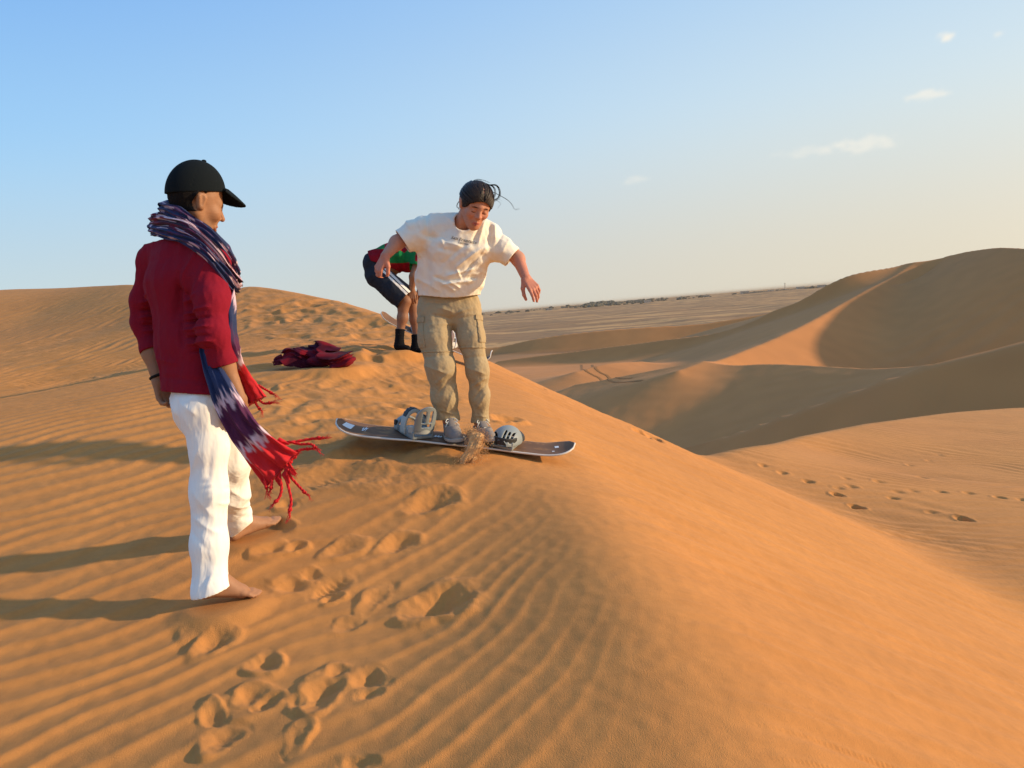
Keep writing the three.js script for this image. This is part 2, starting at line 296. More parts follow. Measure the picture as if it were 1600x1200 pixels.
function farHeight(x, z) {
  let h = PLAIN + 3.5 * smooth(320, 60, Math.hypot(x, z)) - 11 * Math.exp(-((x - 20) ** 2 + (z + 74) ** 2) / 1500);
  const r = Math.hypot(x, z);
  if (r > 200) h += 1.1 * n2(x * .012, z * .004 + x * .002) * smooth(200, 300, r) * smooth(1500, 500, r) + (r > 900 ? smooth(900, 2500, r) * (3 + 5 * n2b(x * .0011, z * .0011) + 2 * n2(x * .006, z * .006)) : 0);
  for (const g of ridges) {
    const q = polyDist(g.p, x, z), near = mix(g.near, g.far, .5 + .5 * clamp(q.sn, -1, 1));
    let e = q.d; const lim = 30;
    let f = q.y - near * e + (e > lim ? .2 * near * (e - lim) : 0);
    if (f < h - 8) continue; h = smax(h, f, g.k);
  }
  h += .10 * n2(x * .05, z * .05) * smooth(20, 60, r) + .03 * n2b(x * .3, z * .3) * smooth(200, 60, r);
  return h;
}
function buildFar() {
  const plainA = [.30, .145, .045], plainB = [.52, .265, .085], scrub = [.15, .085, .03];
  const g = polarSheet(6, 9000, r => (r > 60 && r < 270 ? .0036 : .014) * r, 41, 540, 60, farHeight, (x, z, y) => {
    const r = Math.hypot(x, z), p = smooth(PLAIN + 2.2, PLAIN + .7, y) * smooth(180, 240, r) + smooth(300, 420, r) * .0;
    const k = 1 + .05 * n2(x * .03, z * .03) + .04 * n2b(x * .2, z * .2);
    const w = smooth(-.1, .5, n2(x * .004 + 3, z * .016 - x * .003) + .5 * n2b(x * .012, z * .05)), sc = smooth(.25, .6, n2b(x * .02, z * .05) + .4 * n2(x * .09, z * .2));
    const t = clamp(Math.max(p, smooth(380, 460, r)));
    return [0, 1, 2].map(i => mix([.585, .226, .060][i] * k, mix(mix(plainA[i], plainB[i], w), scrub[i], sc * .6), t));
  });
  struct('desert_terrain', g, farSand);
}
// ---------------------------------------------------------------- soft bodies: distance fields meshed by surface nets
class Field {
  constructor(k = .02) { this.k = k; this.p = []; }
  // tapered capsule; o.w/o.r widen it by the ratio r along the direction w, o.k own blend, o.cut carves it away instead
  cap(a, b, ra, rb = ra, o = {}) {
    const d = [b.x - a.x, b.y - a.y, b.z - a.z], w = o.w ? o.w.clone().normalize() : null, c = w ? 1 - 1 / o.r : 0;
    let da = d; if (w) { const t = (d[0] * w.x + d[1] * w.y + d[2] * w.z) * c; da = [d[0] - w.x * t, d[1] - w.y * t, d[2] - w.z * t]; }
    this.p.push({ ax: a.x, ay: a.y, az: a.z, dx: da[0], dy: da[1], dz: da[2], l2: Math.max(1e-12, da[0] ** 2 + da[1] ** 2 + da[2] ** 2), ra, rb, w, c, k: o.k ?? this.k, cut: o.cut });
    return this;
  }
  ball(a, r, o) { return this.cap(a, a, r, r, o); }
  chain(pts, o = {}) { for (let i = 0; i + 1 < pts.length; i++) this.cap(pts[i][0], pts[i + 1][0], pts[i][1], pts[i + 1][1], { ...o, ...(pts[i][2] || {}) }); return this; }
  at(x, y, z) {
    let d = 1e9;
    for (const p of this.p) {
      let px = x - p.ax, py = y - p.ay, pz = z - p.az;
      if (p.w) { const t = (px * p.w.x + py * p.w.y + pz * p.w.z) * p.c; px -= p.w.x * t; py -= p.w.y * t; pz -= p.w.z * t; }
      let t = (px * p.dx + py * p.dy + pz * p.dz) / p.l2; t = t < 0 ? 0 : t > 1 ? 1 : t;
      const ex = px - p.dx * t, ey = py - p.dy * t, ez = pz - p.dz * t, q = Math.sqrt(ex * ex + ey * ey + ez * ez) - p.ra - (p.rb - p.ra) * t;
      if (p.cut) { const h = Math.max(0, p.k - Math.abs(d + q)) / p.k; d = Math.max(d, -q) + h * h * p.k * .25; }
      else { const h = Math.max(0, p.k - Math.abs(d - q)) / p.k; d = Math.min(d, q) - h * h * p.k * .25; }
    }
    return d;
  }
}
const EDGE = [[0, 1], [2, 3], [4, 5], [6, 7], [0, 2], [1, 3], [4, 6], [5, 7], [0, 4], [1, 5], [2, 6], [3, 7]];
function nets(f, lo, hi, c, slack = .012) {
  const nx = Math.ceil((hi.x - lo.x) / c) + 1, ny = Math.ceil((hi.y - lo.y) / c) + 1, nz = Math.ceil((hi.z - lo.z) / c) + 1, B = 4;
  const v = new Float32Array(nx * ny * nz).fill(1), id = (i, j, k) => (k * ny + j) * nx + i, hd = B * c * .87 + slack;
  for (let K = 0; K < nz; K += B) for (let J = 0; J < ny; J += B) for (let I = 0; I < nx; I += B) {
    const d = f(lo.x + (I + B / 2) * c, lo.y + (J + B / 2) * c, lo.z + (K + B / 2) * c), skip = d > hd * 1.15 ? 1 : d < -hd * 1.5 ? -1 : 0;
    for (let k = K; k < Math.min(nz, K + B); k++) for (let j = J; j < Math.min(ny, J + B); j++) for (let i = I; i < Math.min(nx, I + B); i++) v[id(i, j, k)] = skip || f(lo.x + i * c, lo.y + j * c, lo.z + k * c);
  }
  const vid = new Int32Array(nx * ny * nz).fill(-1), pos = [], idx = [], g = new Float32Array(8);
  for (let k = 0; k + 1 < nz; k++) for (let j = 0; j + 1 < ny; j++) for (let i = 0; i + 1 < nx; i++) {
    let m = 0; for (let q = 0; q < 8; q++) { g[q] = v[id(i + (q & 1), j + (q >> 1 & 1), k + (q >> 2))]; if (g[q] < 0) m |= 1 << q; }
    if (m === 0 || m === 255) continue;
    let sx = 0, sy = 0, sz = 0, n = 0;
    for (const [a, b] of EDGE) if ((g[a] < 0) !== (g[b] < 0)) { const t = g[a] / (g[a] - g[b]); sx += mix(a & 1, b & 1, t); sy += mix(a >> 1 & 1, b >> 1 & 1, t); sz += mix(a >> 2, b >> 2, t); n++; }
    vid[id(i, j, k)] = pos.length / 3; pos.push(lo.x + (i + sx / n) * c, lo.y + (j + sy / n) * c, lo.z + (k + sz / n) * c);
  }
  const quad = (a, b, cc, d, flip) => { if (a < 0 || b < 0 || cc < 0 || d < 0) return; flip ? idx.push(a, cc, b, b, cc, d) : idx.push(a, b, cc, b, d, cc); };
  for (let k = 1; k + 1 < nz; k++) for (let j = 1; j + 1 < ny; j++) for (let i = 1; i + 1 < nx; i++) {
    const s = v[id(i, j, k)] < 0;
    if (s !== v[id(i + 1, j, k)] < 0) quad(vid[id(i, j - 1, k - 1)], vid[id(i, j, k - 1)], vid[id(i, j - 1, k)], vid[id(i, j, k)], !s);
    if (s !== v[id(i, j + 1, k)] < 0) quad(vid[id(i - 1, j, k - 1)], vid[id(i - 1, j, k)], vid[id(i, j, k - 1)], vid[id(i, j, k)], !s);
    if (s !== v[id(i, j, k + 1)] < 0) quad(vid[id(i - 1, j - 1, k)], vid[id(i, j - 1, k)], vid[id(i - 1, j, k)], vid[id(i, j, k)], !s);
  }
  const geo = new THREE.BufferGeometry(); geo.setAttribute('position', new THREE.Float32BufferAttribute(pos, 3)); geo.setIndex(idx);
  const uv = new Float32Array(pos.length / 3 * 2); for (let q = 0; q < uv.length / 2; q++) { uv[q * 2] = pos[q * 3] + pos[q * 3 + 2] * .8; uv[q * 2 + 1] = pos[q * 3 + 1] + pos[q * 3 + 2] * .3; }
  geo.setAttribute('uv', new THREE.BufferAttribute(uv, 2)); geo.computeVertexNormals(); return geo;
}
function tint(geo, fn) { // vertex colours from the position (and normal)
  const p = geo.attributes.position, n = geo.attributes.normal, c = new Float32Array(p.count * 3), q = V(), m = V();
  for (let i = 0; i < p.count; i++) { const r = fn(q.fromBufferAttribute(p, i), m.fromBufferAttribute(n, i)); c[i * 3] = r[0]; c[i * 3 + 1] = r[1]; c[i * 3 + 2] = r[2]; }
  geo.setAttribute('color', new THREE.BufferAttribute(c, 3)); return geo;
}
// folds: raised or sunk strokes given in the garment's own front plane [x0,y0,x1,y1,width,height]
function strokes(list, C) {
  const s = list.map(([x0, y0, x1, y1, w, h]) => { const a = C(x0, y0, 0), b = C(x1, y1, 0); return { x: a.x, y: a.y, dx: b.x - a.x, dy: b.y - a.y, l2: (b.x - a.x) ** 2 + (b.y - a.y) ** 2, w, h }; });
  return (x, y) => { let d = 0; for (const q of s) { const px = x - q.x, py = y - q.y; let t = (px * q.dx + py * q.dy) / q.l2, tc = clamp(t); const e2 = ((px - q.dx * tc) ** 2 + (py - q.dy * tc) ** 2) / (q.w * q.w); if (e2 < 9) d += q.h * (q.h > 0 ? .55 * Math.exp(-e2) + .45 * Math.exp(-2.2 * Math.sqrt(e2)) : Math.exp(-e2)) * smooth(-.02, .3, tc + .12) * smooth(1.02, .7, tc - .12); } return d; };
}
const plane = (pt, n) => { n = n.clone().normalize(); return (x, y, z) => (x - pt.x) * n.x + (y - pt.y) * n.y + (z - pt.z) * n.z; };
// a garment piece that ends in an open hem at each plane
function hemmed(f, planes, t = .008, deep = .035) {
  return (x, y, z) => { const d0 = f(x, y, z); let d = d0; if (d0 > .2) return d0; for (const h of planes) { const s = h(x, y, z); d = Math.max(d, s, -Math.max(d0 + t, -(s + deep))); } return d; };
}
// frames: everything of one figure is measured in the lens' axes around depth D, then set into the world
class Frame {
  constructor(D) { this.D = D; this.up = V(0, 1, 0).applyQuaternion(camera.quaternion.clone().invert()); }
  C = (px, py, Z = 0) => V((px - 800) / FPX * (this.D - Z), (600 - py) / FPX * (this.D - Z), Z);
  world(p) { return V(p.x, p.y, p.z - this.D).applyQuaternion(camera.quaternion).add(camera.position); }
  local(w) { const p = w.clone().sub(camera.position).applyQuaternion(camera.quaternion.clone().invert()); p.z += this.D; return p; }
  bake(geo, base) { geo.translate(0, 0, -this.D); geo.applyQuaternion(camera.quaternion); geo.translate(camera.position.x - base.x, camera.position.y - base.y, camera.position.z - base.z); return geo; }
}
const boxAround = (pts, m) => { const lo = V(1e9, 1e9, 1e9), hi = V(-1e9, -1e9, -1e9); for (const p of pts) { lo.min(p); hi.max(p); } return [lo.subScalar(m), hi.addScalar(m)]; };
// a hand: wrist, direction of the fingers, direction the palm faces, direction of the thumb side, bend per joint
function hand(F, o, d, n, s, bend = [.3, .35, .4, .45], scale = 1, spread = .06, thumb = .35) {
  d = d.clone().normalize(); n = n.clone().addScaledVector(d, -n.dot(d)).normalize(); const s0 = s.clone(); s = V().crossVectors(d, n).normalize(); if (s.dot(s0) < 0) s.negate();
  const L = (a, b, c) => o.clone().addScaledVector(d, a * scale).addScaledVector(s, b * scale).addScaledVector(n, c * scale), tips = [];
  for (let i = 0; i < 4; i++) {
    const kx = .030 - .0205 * i, kn = L([.086, .090, .085, .076][i], kx, -.002);
    F.cap(L(.006, kx * .55, 0), kn, .0135 * scale, .0105 * scale, { k: .012 });
    let dir = d.clone().addScaledVector(s, spread * (1.5 - i)).normalize(), p = kn; const len = [.072, .080, .074, .058][i] * scale;
    [.46, .30, .24].forEach((f, j) => {
      const a = bend[i] * [.7, 1.1, .8][j]; const nn = n.clone().addScaledVector(dir, -n.dot(dir)).normalize();
      dir = dir.clone().multiplyScalar(Math.cos(a)).addScaledVector(nn, Math.sin(a)).normalize(); n = n; 
      const q = p.clone().addScaledVector(dir, len * f); F.cap(p, q, (.0098 - .0012 * j) * scale, (.0092 - .0014 * j) * scale, { k: .0045 }); p = q;
    }); tips.push(p);
  }
  const t0 = L(.016, .020, .004), t1 = L(.046, .043, .012 + .02 * thumb), t2 = L(.078, .050, .016 + .045 * thumb), t3 = L(.102, .046, .016 + .07 * thumb);
  F.cap(t0, t1, .0165 * scale, .0125 * scale, { k: .012 }); F.cap(t1, t2, .0118 * scale, .0102 * scale, { k: .005 }); F.cap(t2, t3, .0102 * scale, .0082 * scale, { k: .005 }); tips.push(t3);
  return tips;
}
// a head in its own axes (x to its image-right, y crown, z face), origin between the ears
function headField(female) {
  const F = new Field(.018), P = V, s = female ? .95 : 1;
  F.cap(P(0, .03, -.028), P(0, .03, .012), .074, .074, { w: P(0, 1, 0), r: 1.18 });
  F.cap(P(0, -.03, .022), P(0, -.06, .032), .056, .046, { w: P(0, 0, 1), r: 1.12, k: .03 });
  for (const x of [-1, 1]) {
    F.cap(P(x * .052 * s, -.045, -.006), P(x * .018, -.101 * s, .058), .017, .016, { k: .03 });
    F.ball(P(x * .038, -.022, .062), female ? .021 : .023, { k: .03 });               // cheek
    F.cap(P(x * .008, .024, .082), P(x * .045, .022, .064), female ? .010 : .0125, .010, { k: .02 });
  }
  F.ball(P(0, -.104 * s, .064), .0175, { k: .02 });
  for (const x of [-1, 1]) { F.ball(P(x * .0315, .002, .094), .0135, { cut: true, k: .016 }); F.ball(P(x * .0315, .001, .0735), .0128, { k: .004 }); }
  F.cap(P(0, .018, .083), P(0, -.022, female ? .104 : .110), .0075, .0105, { k: .012 });
  for (const x of [-1, 1]) F.ball(P(x * .0115, -.0275, .093), .0082, { k: .007 });
  F.ball(P(0, -.050, .078), .017, { k: .02 });
  for (const x of [-1, 1]) { F.cap(P(0, -.0595, .0945), P(x * .021, -.0645, .082), .0062, .003, { k: .006 }); F.cap(P(0, -.0715, .0925), P(x * .018, -.068, .083), .0072, .003, { k: .006 }); }
  F.cap(P(-.016, -.0655, .099), P(.016, -.0655, .099), .0022, .0022, { cut: true, k: .004 });
  for (const x of [-1, 1]) {
    F.cap(P(x * .078, .010, -.014), P(x * .075, -.024, -.006), .0175, .0115, { w: P(0, 0, 1), r: 1.2, k: .006 });
    F.cap(P(x * .099, .013, -.012), P(x * .092, -.014, -.006), .0105, .006, { cut: true, k: .006 });
  }
  return F;
}
function headTint(p, skin, o) { // p in head axes
  const ax = Math.abs(p.x); let c = skin;
  const m = (b, t) => { if (t > 0) c = [mix(c[0], b[0], t), mix(c[1], b[1], t), mix(c[2], b[2], t)]; };
  if (p.z > .02) {
    m(o.blush, .4 * Math.exp(-((ax - .038) ** 2 + (p.y + .028) ** 2) / .0005));
    m(o.blush, .4 * Math.exp(-(ax ** 2 + (p.y + .024) ** 2) / .00025));
    m(o.lip, smooth(1.15, .7, Math.hypot(ax / .0225, (p.y + .0660) / .0125)) * (p.z > .07 ? 1 : 0));
    m([.06, .02, .015], smooth(1, .4, Math.hypot(ax / .019, (p.y + .0658) / .0028)) * (p.z > .07 ? .9 : 0));
    const by = .0195 - .25 * (ax - .032) * (ax > .032 ? 1 : .2);
    m(o.brow, smooth(1, .45, Math.hypot((ax - .031) / .023, (p.y - by - .004) / .0052)));
    m(o.brow, .95 * smooth(1, .5, Math.hypot((ax - .0315) / .0165, (p.y + .0065 - (ax - .0315) ** 2 * 12) / .0035)));
    if (o.stubble) m(o.stubble, .35 * smooth(-.03, -.07, p.y) * smooth(.02, .05, Math.hypot(p.x, p.y + .06)));
  }
  return c;
}
function basis(f, u) { const z = f.clone().normalize(), y = u.clone().addScaledVector(z, -u.dot(z)).normalize(), x = V().crossVectors(y, z); return new THREE.Matrix4().makeBasis(x, y, z); }
// swept cloth band: points [pos, half width vector, half thickness vector], closed flat section with pleats
function band(rows, nu, pleat, colour, per = 8) {
  const n = rows.length, cr = i => new THREE.CatmullRomCurve3(rows.map(r => r[i])), cs = [0, 1, 2].map(cr), N = (n - 1) * per, pos = [], idx = [], col = [], uv = [];
  for (let j = 0; j <= N; j++) {
    const t = j / N, c = cs[0].getPoint(t), w = cs[1].getPoint(t), h = cs[2].getPoint(t);
    for (let i = 0; i < nu; i++) {
      const a = i / nu * 2 * Math.PI, u = Math.cos(a), q = Math.sin(a), k = pleat(t, u, q > 0 ? 1 : -1);
      const e = Math.sign(q) * Math.pow(Math.abs(q), .5);
      pos.push(c.x + w.x * u + h.x * (e + k), c.y + w.y * u + h.y * (e + k), c.z + w.z * u + h.z * (e + k)); uv.push(u * .2, t * .8); const cc = colour(t, u); col.push(...cc);
    }
  }
  for (let j = 0; j < N; j++) for (let i = 0; i < nu; i++) { const a = j * nu + i, b = j * nu + (i + 1) % nu; idx.push(a, b, a + nu, b, b + nu, a + nu); }
  const m = pos.length / 3; for (const [o, f] of [[0, 1], [N * nu, 0]]) for (let i = 1; i + 1 < nu; i++) f ? idx.push(o, o + i + 1, o + i) : idx.push(o, o + i, o + i + 1);
  const g = new THREE.BufferGeometry(); g.setAttribute('position', new THREE.Float32BufferAttribute(pos, 3)); g.setAttribute('color', new THREE.Float32BufferAttribute(col, 3)); g.setAttribute('uv', new THREE.Float32BufferAttribute(uv, 2)); g.setIndex(idx); g.computeVertexNormals(); return g;
}
// tapered tube along points, each with a radius
function rope(pts, rad, ns = 6, per = 5) {
  const c = new THREE.CatmullRomCurve3(pts), N = (pts.length - 1) * per, fr = c.computeFrenetFrames(N), pos = [], idx = [];
  for (let j = 0; j <= N; j++) { const p = c.getPoint(j / N), r = typeof rad === 'function' ? rad(j / N) : rad; for (let i = 0; i < ns; i++) { const a = i / ns * 2 * Math.PI, x = Math.cos(a) * r, y = Math.sin(a) * r; pos.push(p.x + fr.normals[j].x * x + fr.binormals[j].x * y, p.y + fr.normals[j].y * x + fr.binormals[j].y * y, p.z + fr.normals[j].z * x + fr.binormals[j].z * y); } }
  for (let j = 0; j < N; j++) for (let i = 0; i < ns; i++) { const a = j * ns + i, b = j * ns + (i + 1) % ns; idx.push(a, b, a + ns, b, b + ns, a + ns); }
  for (let i = 1; i + 1 < ns; i++) { idx.push(0, i + 1, i); const o = N * ns; idx.push(o, o + i, o + i + 1); }
  const g = new THREE.BufferGeometry(); g.setAttribute('position', new THREE.Float32BufferAttribute(pos, 3)); g.setIndex(idx); g.setAttribute('uv', new THREE.Float32BufferAttribute(new Float32Array(pos.length / 3 * 2), 2)); g.computeVertexNormals(); return g;
}
// ---- cloth and skin
const rW = mulberry(31);
const weaveTex = noiseTex(256, (u, v, i, j) => { const k = .5 + .18 * Math.sin(i * Math.PI / 2) * Math.sin(j * Math.PI / 2) + .16 * (rW() - .5) + .14 * n4t(u, v, 10); return [k, k, k]; });
const creaseTex = noiseTex(512, (u, v) => { const a = n4t(u, v, 5), b = n4t(u, v, 11, n3), k = .5 + .25 * (1 - 2 * Math.abs(a)) + .12 * b; return [k, k, k]; });
const fabric = (c, o = {}) => new THREE.MeshPhysicalMaterial({ color: c, roughness: .92, specularIntensity: .25, sheen: o.sheen ?? .15, sheenRoughness: .6, sheenColor: c.clone().lerp(lin(1, 1, 1), .3), bumpMap: rep(o.crease ? creaseTex : weaveTex, o.rep ?? 9, o.ry ?? o.rep ?? 9), bumpScale: o.bump ?? .0012, vertexColors: !!o.vc });
const skinTex = noiseTex(256, (u, v) => { const k = .5 + .2 * n4t(u, v, 30) + .15 * n4t(u, v, 9); return [k, k, k]; });
const skinMat = new THREE.MeshPhysicalMaterial({ color: lin(1, 1, 1), vertexColors: true, roughness: .55, bumpMap: rep(skinTex, 10), bumpScale: .0006, specularIntensity: .4 });
const tone = (c, p, f = 60, a = .1) => { const k = 1 + a * n3(p.x * f, p.y * f, p.z * f) + a * n3(p.x * f * .25, p.y * f * .25, p.z * f * .25 + 7); return [c[0] * k, c[1] * k, c[2] * k]; };
// ---------------------------------------------------------------- the man in the dark red shirt, seen from behind his right shoulder
function buildMan() {
  const F = new Frame(2.95), C = F.C, base = F.world(C(335, 938, .05));
  const g = thing('person', base, 'person in dark red shirt, white trousers and black cap, standing barefoot at the left', 'person');
  const R_ = V(.77, 0, .64), FW = V(.64, 0, -.77), UP = F.up;
  const add = (name, geo, mat, parent = g, label) => part(name, F.bake(geo, base), mat, parent, label);
  const skin = [.33, .165, .088];
  // --- head
  const hc = C(306, 317, .0), hf = V(.69, -.22, -.69), HM = basis(hf, V(.2, .97, -.05)), HS = 1.05;
  HM.scale(V(HS, HS, HS)); HM.setPosition(hc); const HI = HM.clone().invert(), q = V();
  const hField = headField(false);
  const toHead = (x, y, z) => q.set(x, y, z).applyMatrix4(HI);
  const neckF = new Field(.03).cap(C(299, 338, -.01), C(290, 385, 0), .058, .062);
  const headF = (x, y, z) => { toHead(x, y, z); const d = hField.at(q.x, q.y, q.z) * HS, n = neckF.at(x, y, z), h = Math.max(0, .02 - Math.abs(d - n)) / .02; return Math.min(d, n) - h * h * .005; };
  const bits = [nets(headF, hc.clone().add(V(-.13, -.19, -.14)), hc.clone().add(V(.14, .16, .14)), .0032)];
  // --- trunk and limbs
  const B = new Field(.03);
  B.chain([[C(290, 385, 0), .055], [C(287, 415, 0), .085, { w: R_, r: 1.5 }], [C(297, 540, 0), .085, { w: R_, r: 1.4 }], [C(305, 605, 0), .085]], { w: R_, r: 1.45 });
  B.chain([[C(335, 416, .11), .05], [C(338, 518, .16), .04], [C(350, 566, .14), .036], [C(373, 622, .11), .0265]]);
  B.chain([[C(240, 422, -.11), .036], [C(224, 492, -.14), .036], [C(237, 552, -.12), .034], [C(248, 594, -.10), .026]]);
  B.chain([[C(318, 630, .06), .065], [C(328, 775, .06), .05], [C(327, 850, .06), .045], [C(327, 908, .07), .036]]);
  B.chain([[C(345, 640, -.12), .06], [C(364, 735, -.22), .05], [C(371, 790, -.38), .04], [C(372, 822, -.48), .034]]);
  bits.push(nets((x, y, z) => B.at(x, y, z), C(190, 945, -.55), C(470, 360, .40), .0095));
  const Hn = new Field(.01);
  Hn.cap(C(240, 562, -.117), C(249, 597, -.10), .031, .0255);
  hand(Hn, C(248, 592, -.10), C(272, 650, -.10).sub(C(248, 594, -.10)), V(.75, .1, .5), V(.6, .25, -.75), [.45, .5, .55, .6], 1.02);
  bits.push(nets((x, y, z) => Hn.at(x, y, z), C(222, 668, -.2), C(305, 552, .02), .003));
  const Hr = new Field(.01);
  Hr.cap(C(346, 560, .142), C(373, 622, .11), .038, .027);
  hand(Hr, C(373, 620, .11), C(366, 690, .06).sub(C(373, 622, .11)), V(-.7, 0, -.6), V(.6, .1, -.75), [.4, .5, .5, .55], 1.0);
  bits.push(nets((x, y, z) => Hr.at(x, y, z), C(325, 712, -.02), C(405, 550, .2), .0032));
  // feet: heel, instep, ball, five toes; t = direction of the toes, side = towards the little toe
  function foot(heel, ankle, ball, side, small = 1) {
    const f = new Field(.022), t = ball.clone().sub(heel).normalize(), at_ = (a, b, c) => ball.clone().addScaledVector(t, a).addScaledVector(side, b).addScaledVector(UP, c);
    f.cap(ankle.clone().addScaledVector(UP, .05), ankle, .036, .037); f.cap(ankle, heel, .036, .030);
    f.cap(heel, ball, .027, .022, { w: side, r: 1.45 }); f.cap(ankle.clone().addScaledVector(t, .015), ball, .034, .02, { w: side, r: 1.3 });
    f.ball(ankle.clone().addScaledVector(side, .03), .014); f.ball(ankle.clone().addScaledVector(side, -.03), .015);
    [[-.030, .068, .0125], [-.010, .064, .0092], [.007, .057, .0088], [.022, .047, .0083], [.034, .036, .008]].forEach(([b, a, r]) => { f.cap(at_(0, b * .9, -.002), at_(a * .6, b, -.004), r * 1.15, r, { k: .008 }); f.cap(at_(a * .6, b, -.004), at_(a * .98, b, -.010), r, r * .9, { k: .005 }); });
    return f;
  }
  const f1 = foot(C(318, 922, .09), C(330, 899, .075), C(379, 924, .02), V(.40, 0, .9)), f2 = foot(C(364, 834, -.46), C(372, 815, -.48), C(417, 816, -.58), V(.4, -.1, .9));
  bits.push(nets((x, y, z) => f1.at(x, y, z), C(285, 955, -.12), C(425, 870, .2), .0035), nets((x, y, z) => f2.at(x, y, z), C(325, 880, -.76), C(472, 770, -.30), .0035));
  bits.forEach(b => tint(b, (p, n) => { let c = tone(skin, p, 45, .05); toHead(p.x, p.y, p.z); if (q.length() < .2 && p.y > hc.y - .13) c = headTint(q.clone(), c, { blush: [.36, .15, .08], lip: [.30, .11, .075], brow: [.012, .010, .009], stubble: [.10, .07, .055] }); return c; }));
  add('body', mergeGeometries(bits), skinMat);
  // --- hair below the cap
  const hairF = (x, y, z) => { toHead(x, y, z); const p = q, ax = Math.abs(p.x); const s = new Float32Array(1); let d = hField.at(p.x, p.y, p.z) - .006 - .0012 * n3(p.x * 180, p.y * 60, p.z * 180); return Math.max(d, p.y - .05, p.z > .002 ? Math.max(p.z - .035, -.022 - p.y + (p.z - .01) * .2, .0 ) : -(p.y + .045 - .25 * (p.z + .02)), Math.hypot((p.y + .004) / 1.5, p.z + .010) < .026 && ax > .05 ? .01 : -1) * HS; };
  add('hair', nets(hairF, hc.clone().add(V(-.13, -.11, -.13)), hc.clone().add(V(.13, .12, .13)), .0032), fabric(lin(.012, .010, .009), { bump: .003, rep: 14, sheen: 0 }));
  // --- cap
  const capMat = fabric(lin(.006, .009, .011), { bump: .0006, rep: 16, sheen: 0 });
  const domeF = (x, y, z) => { toHead(x, y, z); const p = q, e = Math.hypot(p.x / .086, (p.y - .035) / .124, (p.z + .010) / .108); let d = (e - 1) * .086; const seam = Math.abs(Math.sin(Math.atan2(p.x, p.z + .01) * 3)); d += .0012 * Math.exp(-seam * seam * 900); d = Math.max(d, -(d + .006)); return Math.max(d, -(p.y - (.038 + .42 * p.z))) * HS; };
  const cap = add('cap', nets(domeF, hc.clone().add(V(-.15, -.05, -.15)), hc.clone().add(V(.15, .20, .15)), .0036), capMat, g, 'plain black baseball cap');
  const visF = (x, y, z) => { toHead(x, y, z); const p = q, ys = .092 - 5.2 * p.x * p.x - .30 * (p.z - .09) - 1.2 * Math.max(0, p.z - .09) ** 2; return Math.max(Math.abs(p.y - ys) - .0028, (Math.hypot(p.x / .080, (p.z - .082) / .098) - 1) * .08, .066 + 2.2 * p.x * p.x * 0 - p.z, -(Math.hypot(p.x / .084, (p.z + .01) / .108) - 1) * .084) * HS; };
  add('visor', nets(visF, hc.clone().add(V(-.10, -.09, -.22)), hc.clone().add(V(.24, .13, .14)), .0024), capMat, cap);
  const bp = V(0, .161, -.012).applyMatrix4(HM); const btn = new THREE.SphereGeometry(.0095, 14, 8); btn.scale(1, .6, 1); btn.translate(bp.x, bp.y, bp.z); add('button', btn, capMat, cap);
  // --- trousers
  const T1 = new Field(.04), T2 = new Field(.04), TS = new Field(.05);
  TS.cap(C(312, 622, .0), C(317, 640, .0), .098, .098, { w: R_, r: 1.26 }); TS.ball(C(308, 640, .04), .082, { k: .05 });
  T1.chain([[C(317, 640, .055), .092], [C(327, 700, .06), .066], [C(327.5, 770, .06), .065], [C(327, 850, .065), .063], [C(330, 925, .075), .064], [C(331, 960, .075), .064]]);
  T2.chain([[C(338, 640, -.08), .088], [C(361, 720, -.19), .074], [C(360, 768, -.28), .072], [C(369, 808, -.42), .062], [C(377, 838, -.51), .060], [C(382, 868, -.55), .060]]);
  const tf0 = strokes([[298, 622, 300, 668, .012, -.012], [306, 640, 330, 690, .02, .006], [262, 618, 298, 648, .016, .007], [333, 695, 308, 752, .014, .008], [352, 690, 338, 770, .012, -.006], [322, 800, 360, 826, .012, .007], [320, 822, 350, 850, .012, -.005], [322, 760, 352, 800, .014, .009], [310, 870, 322, 925, .012, .007], [344, 850, 336, 925, .012, -.006], [304, 760, 307, 900, .010, .006], [362, 760, 388, 752, .009, -.006], [360, 780, 390, 790, .010, .009], [366, 800, 388, 806, .008, -.007], [372, 705, 366, 745, .01, .006], [345, 905, 355, 880, .01, .006], [300, 625, 330, 645, .014, .008], [282, 650, 296, 680, .01, .005]], C), tf = (x, y) => .55 * tf0(x, y);
  const crinkle = (x, y, z) => 0.0010 * n3(x * 32, y * 9, z * 32) +   .0022 * n3(x * 16 + 3, y * 5, z * 16) + .0006 * n3(x * 90, y * 22, z * 90);
  const sm = (a, b, k) => smin(a, b, k);
  const h1 = plane(C(329, 924, .07), V(.28, -1, -.1)), h2 = plane(C(375, 830, -.49), V(.62, -.8, -.1));
  const leg1 = hemmed((x, y, z) => T1.at(x, y, z) - tf(x, y) - crinkle(x, y, z), [h1]), leg2 = hemmed((x, y, z) => T2.at(x, y, z) - tf(x, y) - crinkle(x, y, z), [h2]);
  const trF = (x, y, z) => sm(Math.min(leg2(x, y, z), 1), sm(leg1(x, y, z), TS.at(x, y, z) - tf(x, y) - crinkle(x, y, z), .03), .012);
  add('trousers', nets(trF, C(225, 950, -.58), C(430, 575, .32), .0042, .02), fabric(lin(.86, .84, .78), { bump: .0016, crease: true, rep: 9, ry: 1.4, sheen: 0 }), g, 'loose white cotton trousers');
  // --- shirt
  const S = new Field(.05), A1 = new Field(.035), A2 = new Field(.035);
  S.cap(C(282, 408, 0), C(286, 440, 0), .088, .115, { w: R_, r: 1.62 }); S.cap(C(286, 440, 0), C(297, 535, 0), .117, .108, { w: R_, r: 1.42 }); S.cap(C(297, 535, 0), C(311, 640, 0), .108, .126, { w: R_, r: 1.36 });
